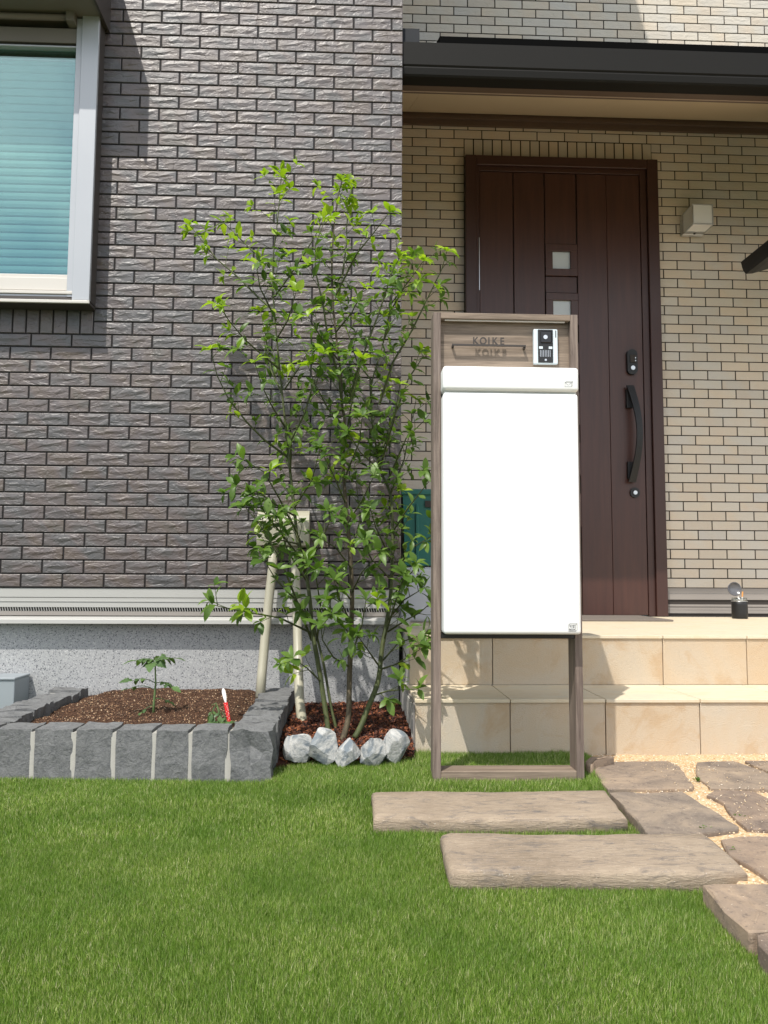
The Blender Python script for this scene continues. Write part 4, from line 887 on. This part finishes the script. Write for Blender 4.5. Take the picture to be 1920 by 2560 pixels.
TR.append((stem([(0.0139, 2.5000, 0.0697), (0.0336, 2.5200, 0.1010), (0.0535, 2.5400, 0.1490), (0.0882, 2.5800, 0.2305), (0.1007, 2.6200, 0.3243), (0.1143, 2.6400, 0.3980), (0.1285, 2.6700, 0.4742), (0.1346, 2.6900, 0.5312), (0.1397, 2.7200, 0.6356), (0.1403, 2.7400, 0.7424), (0.1339, 2.7600, 0.8513), (0.1003, 2.7700, 0.9338), (0.0846, 2.7800, 1.0175), (0.0702, 2.7900, 1.1021), (0.0639, 2.8000, 1.2372), (0.1045, 2.8000, 1.3927), (0.1355, 2.8000, 1.5481), (0.1450, 2.8000, 1.6881)], .0130, .0020, MAT['bark_green']), .45))
TR.append((stem([(-0.0421, 2.6200, 0.0501), (-0.0463, 2.6200, 0.0830), (-0.0629, 2.6400, 0.1432), (-0.0875, 2.6700, 0.2685), (-0.1104, 2.6900, 0.3533), (-0.1257, 2.6900, 0.4062)], .0075, .0050, MAT['bark_green']), 2))
# limbs traced from the photograph, each with its own distance
LIMB = [
 [(-0.2617, 2.8000, 1.3004), (-0.3152, 2.7400, 1.3319), (-0.3746, 2.6900, 1.3755), (-0.4214, 2.6500, 1.4260), (-0.4564, 2.6200, 1.4731)], [(-0.2865, 2.8000, 1.5147), (-0.3411, 2.8200, 1.5650), (-0.4173, 2.8400, 1.6469), (-0.5019, 2.8600, 1.7223), (-0.5609, 2.8700, 1.7966), (-0.6083, 2.8800, 1.8580)],
 [(-0.2922, 2.8000, 1.6830), (-0.3641, 2.8400, 1.7428), (-0.4398, 2.8800, 1.8283), (-0.4868, 2.9000, 1.8793)], [(-0.2268, 2.7800, 0.9811), (-0.3033, 2.7300, 1.0325), (-0.3580, 2.7000, 1.0845), (-0.4172, 2.6600, 1.1564), (-0.4543, 2.6400, 1.2315), (-0.4753, 2.6200, 1.3169)],
 [(-0.2391, 2.7900, 1.0909), (-0.2733, 2.7000, 1.1383), (-0.3017, 2.6400, 1.1930), (-0.3263, 2.6000, 1.2691)], [(-0.2517, 2.8000, 1.2107), (-0.2997, 2.8800, 1.3151), (-0.3252, 2.9200, 1.4467), (-0.3487, 2.9400, 1.5554)], [(-0.2426, 2.7900, 1.2244), (-0.1893, 2.7000, 1.2750), (-0.1576, 2.6400, 1.3117)],
 [(-0.2845, 2.8000, 1.5648), (-0.2336, 2.7600, 1.6199), (-0.1838, 2.7200, 1.6777), (-0.1352, 2.6800, 1.7409), (-0.1060, 2.6600, 1.7926)], [(-0.0372, 2.7200, 1.1572), (-0.0482, 2.6600, 1.2431), (-0.0834, 2.6200, 1.3469), (-0.1001, 2.6000, 1.4566), (-0.1287, 2.5800, 1.5814), (-0.1293, 2.5700, 1.6636), (-0.0967, 2.5600, 1.7464)],
 [(-0.0138, 2.7200, 1.1702), (0.0194, 2.6600, 1.2788), (0.0857, 2.6000, 1.4479), (0.1287, 2.5600, 1.5790), (0.1505, 2.5500, 1.6150)], [(-0.0417, 2.7300, 1.6124), (-0.0281, 2.8000, 1.7650), (-0.0271, 2.8500, 1.9487)], [(-0.0650, 2.7300, 1.5469), (0.0107, 2.6600, 1.6757), (0.0671, 2.6200, 1.7318), (0.1171, 2.5900, 1.7892)],
 [(0.0643, 2.7900, 1.1438), (0.0651, 2.8600, 1.2829), (0.0150, 2.8800, 1.3516), (-0.0292, 2.9000, 1.4960), (-0.0497, 2.9200, 1.5866)], [(0.1102, 2.8000, 1.4133), (0.1326, 2.7400, 1.5269), (0.2002, 2.7000, 1.6059), (0.2395, 2.6700, 1.6550)],
 [(0.0936, 2.7800, 1.1723), (0.1382, 2.7200, 1.3097), (0.2047, 2.6800, 1.4180), (0.2434, 2.6500, 1.4974), (0.2978, 2.6200, 1.6065), (0.3132, 2.6000, 1.6629)], [(0.1054, 2.7700, 1.0161), (0.1999, 2.8400, 1.2800), (0.2647, 2.8800, 1.3875)], [(0.1252, 2.7600, 0.9018), (0.1810, 2.6600, 1.0318), (0.2392, 2.6000, 1.0836)],
 [(-0.2169, 2.7700, 0.9276), (-0.2059, 2.6600, 1.0215), (-0.1591, 2.6200, 1.1052), (-0.1355, 2.5800, 1.1810), (-0.0964, 2.5500, 1.2870)], [(-0.0366, 2.7200, 1.0899), (-0.0815, 2.6400, 1.1227), (-0.1249, 2.6000, 1.1981), (-0.1483, 2.5800, 1.2544)],
 [(-0.1249, 2.6800, 0.3738), (-0.2268, 2.5800, 0.4312), (-0.3559, 2.5000, 0.4593), (-0.4231, 2.4600, 0.4764)], [(-0.1299, 2.6800, 0.3540), (-0.1457, 2.6200, 0.4037), (-0.1898, 2.5600, 0.5285), (-0.2245, 2.5200, 0.6190), (-0.2907, 2.4800, 0.7317), (-0.3335, 2.4600, 0.7806)], [(-0.1122, 2.6700, 0.3522), (-0.0970, 2.5800, 0.4673), (-0.1113, 2.5300, 0.5594), (-0.1356, 2.5000, 0.6153)],
 [(-0.1965, 2.7500, 0.7722), (-0.2493, 2.6200, 0.7985), (-0.2943, 2.5500, 0.8303), (-0.3638, 2.5000, 0.8457)], [(-0.1828, 2.7300, 0.6748), (-0.2326, 2.6000, 0.6819), (-0.3002, 2.5200, 0.6524)], [(0.0028, 2.6300, 0.5142), (0.0342, 2.5600, 0.5793), (0.0894, 2.5000, 0.6418)], [(-0.0153, 2.6800, 0.7412), (0.0327, 2.5800, 0.8131), (0.0696, 2.5200, 0.8844)],
 [(0.1222, 2.6400, 0.3850), (0.1785, 2.5600, 0.4284), (0.2148, 2.5200, 0.4506), (0.2472, 2.4900, 0.4830)], [(0.1303, 2.6800, 0.4872), (0.1588, 2.5800, 0.5377), (0.1943, 2.5200, 0.5837), (0.2028, 2.5000, 0.6074)], [(0.1053, 2.6000, 0.2967), (0.1494, 2.5400, 0.3553), (0.2264, 2.4800, 0.3885)], [(0.0886, 2.6000, 0.2814), (0.0518, 2.5200, 0.3382), (0.0172, 2.4700, 0.3887)],
 [(0.0688, 2.5600, 0.1881), (0.1166, 2.5000, 0.2126), (0.2047, 2.4400, 0.2269)], [(-0.0952, 2.6100, 0.2266), (-0.1370, 2.5400, 0.2777), (-0.1772, 2.5000, 0.3114)], [(0.1012, 2.5900, 0.2698), (0.1390, 2.5300, 0.2889), (0.1844, 2.4800, 0.3224), (0.2191, 2.4400, 0.3503)], [(-0.0067, 2.5700, 0.2795), (-0.0538, 2.5000, 0.3152), (-0.0864, 2.4600, 0.3710), (-0.0911, 2.4400, 0.4181)],
 [(0.1399, 2.7300, 0.7183), (0.1856, 2.6200, 0.7918), (0.2507, 2.5400, 0.8759)], [(0.1363, 2.7000, 0.5675), (0.1976, 2.6000, 0.6588), (0.2572, 2.5400, 0.6954)], [(-0.0200, 2.6900, 0.8098), (-0.0662, 2.6000, 0.9065), (-0.1044, 2.5500, 0.9775)], [(-0.0276, 2.7000, 0.8928), (0.0249, 2.6000, 1.0139), (0.0304, 2.5600, 1.0860)],
 [(-0.1593, 2.7000, 0.5793), (-0.1027, 2.6000, 0.6698), (-0.0627, 2.5200, 0.7554)], [(-0.0005, 2.6500, 0.5931), (-0.0498, 2.5600, 0.6557), (-0.0990, 2.5000, 0.6844)], [(0.0011, 2.6100, 0.4111), (-0.0348, 2.5200, 0.4909), (-0.0534, 2.4800, 0.5535)], [(0.1352, 2.7100, 0.6217), (0.0794, 2.6000, 0.7235), (0.0582, 2.5500, 0.7846)], [(0.1339, 2.7600, 0.8513), (0.1875, 2.8600, 0.9879), (0.2340, 2.9000, 1.2187)], [(0.0004, 2.6600, 0.6464), (0.0288, 2.7800, 0.7624), (0.0139, 2.8400, 0.9105)],
 [(0.0974, 2.7700, 0.9451), (0.1400, 2.6600, 1.0943), (0.1564, 2.6000, 1.2038)], [(-0.1678, 2.7200, 0.6201), (-0.2330, 2.6000, 0.7080), (-0.2794, 2.5400, 0.7679), (-0.3012, 2.5000, 0.8337)], [(-0.1522, 2.7000, 0.5525), (-0.2045, 2.5800, 0.6425), (-0.2373, 2.5000, 0.7524)], [(-0.1296, 2.6600, 0.4079), (-0.1739, 2.5400, 0.4898), (-0.2313, 2.4700, 0.5526), (-0.2658, 2.4400, 0.6132)], [(-0.1593, 2.7000, 0.5793), (-0.1665, 2.5800, 0.6814), (-0.2017, 2.5200, 0.7669)],
 [(-0.0009, 2.6300, 0.4881), (-0.0607, 2.5200, 0.5660), (-0.0971, 2.4800, 0.5904)], [(0.0001, 2.6000, 0.3732), (-0.0464, 2.5000, 0.4419), (-0.0768, 2.4600, 0.4924)], [(-0.1909, 2.7400, 0.7163), (-0.2383, 2.6400, 0.8165), (-0.2861, 2.5800, 0.9015), (-0.3459, 2.5400, 0.9342)], [(0.1225, 2.6500, 0.4223), (0.1687, 2.5500, 0.4910), (0.2262, 2.4800, 0.5302)], [(-0.1997, 2.7500, 0.7998), (-0.1324, 2.6200, 0.8819), (-0.1048, 2.5600, 0.9791)], [(0.1350, 2.7000, 0.5540), (0.0665, 2.5800, 0.6184), (0.0329, 2.5200, 0.6800)],
 [(-0.0608, 2.7300, 1.4176), (-0.0053, 2.6200, 1.4529), (0.0339, 2.5700, 1.5182)], [(-0.0526, 2.7200, 1.3151), (-0.1118, 2.6200, 1.3684), (-0.1493, 2.5600, 1.4162)], [(-0.2762, 2.8000, 1.4065), (-0.2262, 2.7000, 1.4476), (-0.1957, 2.6400, 1.5256)], [(0.1003, 2.7700, 0.9338), (0.0255, 2.6400, 0.9803), (-0.0148, 2.5800, 1.0364)], [(-0.2774, 2.8000, 1.4797), (-0.3197, 2.6600, 1.5444), (-0.3273, 2.6000, 1.6043)], [(0.1313, 2.8000, 1.5169), (0.1725, 2.6600, 1.5545), (0.2208, 2.5800, 1.5532)], [(-0.0300, 2.7100, 0.9908), (-0.0027, 2.6000, 1.1475), (0.0290, 2.5600, 1.2720)], [(0.1088, 2.6300, 0.3583), (0.1425, 2.5400, 0.4911), (0.1651, 2.5000, 0.5671)], [(-0.0018, 2.5800, 0.2986), (0.0346, 2.5000, 0.4175), (0.0460, 2.4700, 0.4926)],
]
bmL = bmesh.new(); LV = []   # leaf list: (matrix, new?)
def add_leaf(p, d, size, new): LV.append((leaf_matrix(p, d, size, rs), new))
def cluster(p, d, n, size, new):
    """whorl of leaves at a twig tip"""
    d = Vector(d).normalized(); a0 = rs.uniform(0, 6.28)
    s = d.orthogonal().normalized(); t = d.cross(s)
    for i in range(n):
        a = a0+i*2.4; q = (s*math.cos(a)+t*math.sin(a))*rs.uniform(.6, 1.1)+d*rs.uniform(.2, .7)+Vector((0, 0, -.12)); add_leaf(p, q, size*rs.uniform(.6, 1.15), new)
def twig(p, d, L, new, size):
    d = Vector(d).normalized(); pts = [Vector(p)]; n = max(2, int(L/.03))
    for i in range(n):
        d = (d+Vector((rs.gauss(0, .12), rs.gauss(0, .12), rs.gauss(0, .10)+.05))).normalized(); q = pts[-1]+d*L/n
        if q.y > 3.09: q.y = 3.09
        pts.append(q)
        if i > 0 or L > .05:
            sd_ = d.orthogonal().normalized(); sd_.rotate(Matrix.Rotation(rs.uniform(0, 6.28), 3, d)); add_leaf(q, sd_+d*.5+Vector((0, 0, -.1)), size*rs.uniform(.7, 1.1), new)
    tube(bmL, pts, [.0014-.0007*i/n for i in range(n+1)], 5, False); cluster(pts[-1], d, rs.choice((3, 4, 5)), size, new)
for P in LIMB:
    P = [Vector(q) for q in P]; N = len(P); L = sum((b-a).length for a, b in zip(P, P[1:])); r0 = .0024+.0042*min(L, .6)
    bm = bmesh.new(); tube(bm, P, [r0+(.0011-r0)*i/(N-1) for i in range(N)], 7, False); fin(bm, 'branch', MAT['bark_green'], tree, True)
    s = .22*L; step = .036
    while s < L:
        t = s; i = 0
        while i < N-2 and t > (P[i+1]-P[i]).length: t -= (P[i+1]-P[i]).length; i += 1
        d = (P[i+1]-P[i]); q = P[i]+d.normalized()*min(t, d.length); d.normalize(); new = (q.z > 1.72 and rs.random() < .9) or (q.z > 1.35 and rs.random() < .40) or rs.random() < .08
        sd_ = d.orthogonal().normalized(); sd_.rotate(Matrix.Rotation(rs.uniform(0, 6.28), 3, d)); sz = rs.uniform(.034, .056)
        if rs.random() < .66: twig(q, sd_+d*.8+Vector((0, 0, .3)), rs.uniform(.03, .085), new, sz)
        else: add_leaf(q, sd_+d*.4, sz, new)
        s += step*rs.uniform(.6, 1.3)*(1.12 if q.z < 1.3 else .92)
    cluster(P[-1], P[-1]-P[-2], 6, .054, P[-1].z > 1.2)
for Q, f0 in TR:
    N = len(Q); i = int(N*min(f0, 1))
    while i < N:
        d = (Q[min(i+1, N-1)]-Q[max(i-1, 0)]).normalized(); new = Q[i].z > 1.7 or rs.random() < .12
        h = (Q[i].z-.5)/2
        for _ in range(rs.choice((1, 2, 2))): twig(Q[i], d*.7+Vector((rs.gauss(0, 1), rs.gauss(0, .8), .3)), rs.uniform(.03, .11 if Q[i].z < 2.0 else .05), new, rs.uniform(.034, .052))
        i += 1
    if f0 < 1: cluster(Q[-1], (0, 0, 1), 6, .044, True)
off(bmL, tree); me = bpy.data.meshes.new('twigs'); bmL.to_mesh(me); bmL.free(); link('twigs', me, MAT['bark_green'], tree, kind='stuff')
print('leaves', len(LV))
LV = [l for l in LV if l[0].translation.y < 3.10]
order = sorted(range(len(LV)), key=lambda i: LV[i][0].translation.y)
top = set(order[:300]); FV = {True: [], False: []}; FF = {True: [], False: []}
for i, (mm, new) in enumerate(LV):
    kd = i % 4
    if i in top:
        o = link('leaf', leaf_mesh(kd, MAT['leaf_new'] if new else MAT['leaf']), None, tree); mm = mm.copy(); mm.translation -= BASE; o.matrix_local = mm
    else:
        b = len(FV[new]); A = np.array(mm)[:3, :3]; t = np.array(mm.translation-BASE); FV[new] += list((LG[kd][0] @ A.T)+t); FF[new] += [tuple(b+q for q in f) for f in LG[kd][1]]
for new in (True, False): link('foliage', mesh_from('foliage', FV[new], FF[new], MAT['leaf_new'] if new else MAT['leaf'], True), None, tree, kind='stuff')

# ------------------------------------------------------------------ seedlings in the planter
tom = empty('tomato_seedling', (-.63, 2.62, .12), 'upright tomato seedling in the middle of the planter', 'seedling')
bm = bmesh.new(); st = [(-.630, 2.62, .10), (-.628, 2.62, .16), (-.624, 2.618, .22), (-.627, 2.615, .29)]; tube(bm, st, [.0042, .0038, .003, .002], 7)
k = M('tomato stem'); MAT['tstem'] = k.set((.11, .17, .06), .6); fin(bm, 'stem', MAT['tstem'], tom, True)
def compound(root, a, d, L, size, n=2, name='leaf'):
    """a pinnate tomato leaf: rachis with toothed leaflets"""
    d = Vector(d).normalized(); P = [Vector(a)]; 
    for i in range(4): P.append(P[-1]+(d+Vector((0, 0, .25-.28*i))).normalized()*L/4)
    bm = bmesh.new(); tube(bm, P, [.0016, .0014, .0012, .001, .0008], 5); V = []; F = []
    def lf_(p, dd, s):
        mm = leaf_matrix(p, dd, s, rs); st_ = [(0, .05), (.15, .55), (.25, .45), (.38, 1.0), (.48, .75), (.6, .9), (.7, .55), (.8, .5), (1, 0)]; idx = []
        for x, w in st_:
            c0 = bm.verts.new(mm @ Vector((x, .34*w, .06*w-.35*x*x))); c1 = bm.verts.new(mm @ Vector((x, 0, -.35*x*x))); c2 = bm.verts.new(mm @ Vector((x, -.34*w, .06*w-.35*x*x))); idx.append((c0, c1, c2))
        for u, v in zip(idx, idx[1:]): bm.faces.new((u[0], u[1], v[1], v[0])); bm.faces.new((u[1], u[2], v[2], v[1]))
    lf_(P[-1], d+Vector((0, 0, -.2)), size)
    sd_ = d.cross(Vector((0, .3, 1))).normalized()
    for i in range(1, n+1):
        q = P[-1-i]
        for sg in (1, -1): lf_(q, sd_*sg+d*.4+Vector((0, 0, -.25)), size*rs.uniform(.6, .85))
    fin(bm, name, MAT['leaf_tom'], root, True)
compound(tom, st[3], (-.9, -.3, .25), .055, .050, 3); compound(tom, st[3], (.9, -.2, .35), .06, .048, 3); compound(tom, st[3], (.0, -.9, .1), .03, .058, 2); compound(tom, st[2], (-1, -.2, .35), .075, .042, 2)
compound(tom, (-.627, 2.618, .20), (-1, 0, .2), .085, .030, 1); compound(tom, st[2], (.9, -.5, .05), .07, .036, 2); compound(tom, (-.628, 2.62, .17), (.8, .3, -.1), .05, .026, 1); compound(tom, (-.629, 2.62, .15), (-.7, -.4, -.3), .04, .026, 1)
compound(tom, st[3], (.3, .8, .5), .04, .034, 2)
herb = empty('drooping_seedling', (-.385, 2.45, .12), 'small drooping seedling beside the red plant label', 'seedling')
bm = bmesh.new(); tube(bm, [(-.385, 2.45, .11), (-.392, 2.45, .16), (-.402, 2.44, .185), (-.412, 2.43, .18)], [.003, .0026, .002, .0015], 6); fin(bm, 'stem', MAT['tstem'], herb, True)
for i in range(11):
    a = rs.uniform(0, 6.28); compound(herb, (-.395+rs.uniform(-.015, .012), 2.44, rs.uniform(.125, .182)), (math.cos(a), -.4+.5*math.sin(a), -1.0), .03, .024, 1)
for i in range(5): compound(herb, (-.38+rs.uniform(-.02, .05), 2.435, .130), (rs.uniform(-1, 1), -.6, .2), .022, .020, 1)
tag_ = empty('plant_label', (-.365, 2.45, .12), 'white plastic plant label with a red dotted band stuck in the planter soil', 'plant label')
bm = bmesh.new(); P0 = Vector((-.357, 2.45, .105)); P1 = Vector((-.384, 2.458, .226)); dv = P1-P0; sx = Vector((.0048, 0, .0008)); ty = Vector((0, .0008, 0))
def ribbon(bm, ts, ws):
    rows = []
    for t, w in zip(ts, ws): c_ = P0+dv*t; rows.append([bm.verts.new(c_-sx*w-ty), bm.verts.new(c_+sx*w-ty), bm.verts.new(c_+sx*w+ty), bm.verts.new(c_-sx*w+ty)])
    for a, b in zip(rows, rows[1:]):
        for q in range(4): bm.faces.new((a[q], a[(q+1) % 4], b[(q+1) % 4], b[q]))
    bm.faces.new(rows[0][::-1]); bm.faces.new(rows[-1]); bmesh.ops.recalc_face_normals(bm, faces=bm.faces)
ribbon(bm, (0, .3, .68, .76, .85, .93, .98, 1.0), (.2, .5, .5, .95, 1.15, 1.1, .7, .3)); fin(bm, 'stake', MAT['cig_w'], tag_)
bm = bmesh.new(); dy = Vector((0, -.0025, 0)); P0 += dy; ribbon(bm, (.20, .66), (.95, 1.25)); fin(bm, 'red_band', MAT['red'], tag_)
bm = bmesh.new()
for i in range(14):
    t = .24+.40*(i/14); c_ = P0+dv*t+sx*rs.uniform(-.8, .8)-Vector((0, .0012, 0)); bmesh.ops.create_icosphere(bm, subdivisions=1, radius=.0011, matrix=Matrix.Translation(c_))
fin(bm, 'dots', MAT['cig_w'], tag_)

# ------------------------------------------------------------------ lawn grass
def point_in(poly, X, Y):
    c = np.zeros(len(X), bool); n = len(poly); j = n-1
    for i in range(n):
        xi, yi = poly[i]; xj, yj = poly[j]; cond = ((yi > Y) != (yj > Y)) & (X < (xj-xi)*(Y-yi)/(yj-yi+1e-12)+xi); c ^= cond; j = i
    return c
def shrink(poly, f=.006):
    cx = sum(p_[0] for p_ in poly)/len(poly); cy = sum(p_[1] for p_ in poly)/len(poly)
    out = []
    for x, y in poly: d = math.hypot(x-cx, y-cy); out.append((x-(x-cx)/d*f, y-(y-cy)/d*f))
    return out
def grass(n, xr, yr, hmul=1.0):
    X = rng.uniform(*xr, n); Y = rng.uniform(*yr, n)
    front = np.where(X < -.215, yfront(X)-.004, np.where(X < .19, 2.412+.006*np.sin(X*40), 2.505))
    ok = (Y < front) & (X < edge_x(Y)+.05)
    for pl_ in PLK: ok &= ~point_in(shrink(pl_), X, Y)
    for _, pl_ in SL: ok &= ~point_in(shrink(pl_, -.001), X, Y)
    ok &= ~((X > FX0+.002) & (X < FX1-.002) & (Y > FY0+.002) & (Y < FY1-.002))
    return X[ok], Y[ok]
parts = [grass(1000000, (-.85, 1.15), (.90, 1.75)), grass(520000, (-1.3, 1.4), (1.75, 2.52)), grass(90000, (-2.6, 2.2), (-.4, 2.35))]
X = np.concatenate([p_[0] for p_ in parts]); Y = np.concatenate([p_[1] for p_ in parts]); n = len(X)
cl = np.sin(X*9+2*np.sin(Y*7))*np.cos(Y*11+X*3); cl2 = np.sin(X*31+Y*17+2*np.sin(Y*13))*np.sin(Y*37-X*13)
pat = np.sin(X*3.1+1.3*np.sin(Y*4.0))+.7*np.sin(Y*5.3+X*2.2+1.0)           # broad patches where the pile leans another way
h = (.0095+.0012*cl+.0011*cl2)*rng.uniform(.4, 1.5, n); mound = np.exp(-((X-.205)/.07)**2-((Y-2.40)/.13)**2); h = h*(1+.55*mound)*np.where((Y > 2.07) & (X > .12) & (X < .72), 1.25, 1.0); edge_boost = ((X > .2) & (X < .66) & (Y > 2.24)); h = np.where(edge_boost, h*1.1, h)
a = rng.uniform(0, 2*np.pi, n); lean = np.abs(rng.normal(.55, .40, n)); bl = 1.3*pat+.8*cl+rng.normal(0, 1.9, n)-1.2
dx = np.cos(bl)*lean*h; dy = np.sin(bl)*lean*h; w = rng.uniform(.00045, .00095, n)*np.where(Y > 1.75, 1.25, 1.0)
cx, sx_ = np.cos(a)*w, np.sin(a)*w; z0 = -.006
V = np.empty((n, 3, 3))
lift = .019*np.clip((Y-2.02)/.11, 0, 1)*np.clip((X+.24)/.12, 0, 1)*np.clip((1.2-X)/.1, 0, 1)     # the turf rises a little towards the steps
h = h+lift; z0 = z0+lift
V[:, 0] = np.stack([X-cx, Y-sx_, z0], 1); V[:, 1] = np.stack([X+cx, Y+sx_, z0], 1); V[:, 2] = np.stack([X+dx, Y+dy, lift+(h-lift)*(1-.25*lean)], 1)
F = np.arange(n*3).reshape(-1, 3)
k = M('turf blade'); rr = k.rnd(); p = k.pos(); big = k.noise(p, 2.6, 3)
c = k.ramp(rr, [(0, (.060, .115, .014)), (.3, (.130, .225, .026)), (.58, (.205, .325, .046)), (.82, (.33, .43, .10)), (.93, (.54, .54, .25)), (1, (.74, .68, .46))])
c = k.mix(k.ramp(k.noise(p, 4.5, 3), [(.36, (0, 0, 0)), (.66, (.55, .55, .55))]), c, (.095, .195, .022)); k.set(c, .45, 0, None, .4)
t = k.n('ShaderNodeBsdfTranslucent'); k.l(k.mix(1.0, c, (1.2, 1.35, .5), 'MULTIPLY'), t.inputs[0]); mx = k.n('ShaderNodeMixShader'); mx.inputs[0].default_value = .25
k.l(k.b.outputs[0], mx.inputs[1]); k.l(t.outputs[0], mx.inputs[2]); k.l(mx.outputs[0], k.out.inputs['Surface']); MAT['turf'] = k.m
link('lawn_grass', mesh_np('lawn_grass', V.reshape(-1, 3), F, MAT['turf']), None, kind='stuff', label='bright green artificial turf covering the front garden', cat='grass')
link('lawn', mesh_from('lawn', [(-3.5, -3, -.006), (1.9, -3, -.006), (1.9, 2.50, -.006), (-3.5, 2.50, -.006)], [(0, 1, 2, 3)]), MAT['lawn_base'], kind='structure')
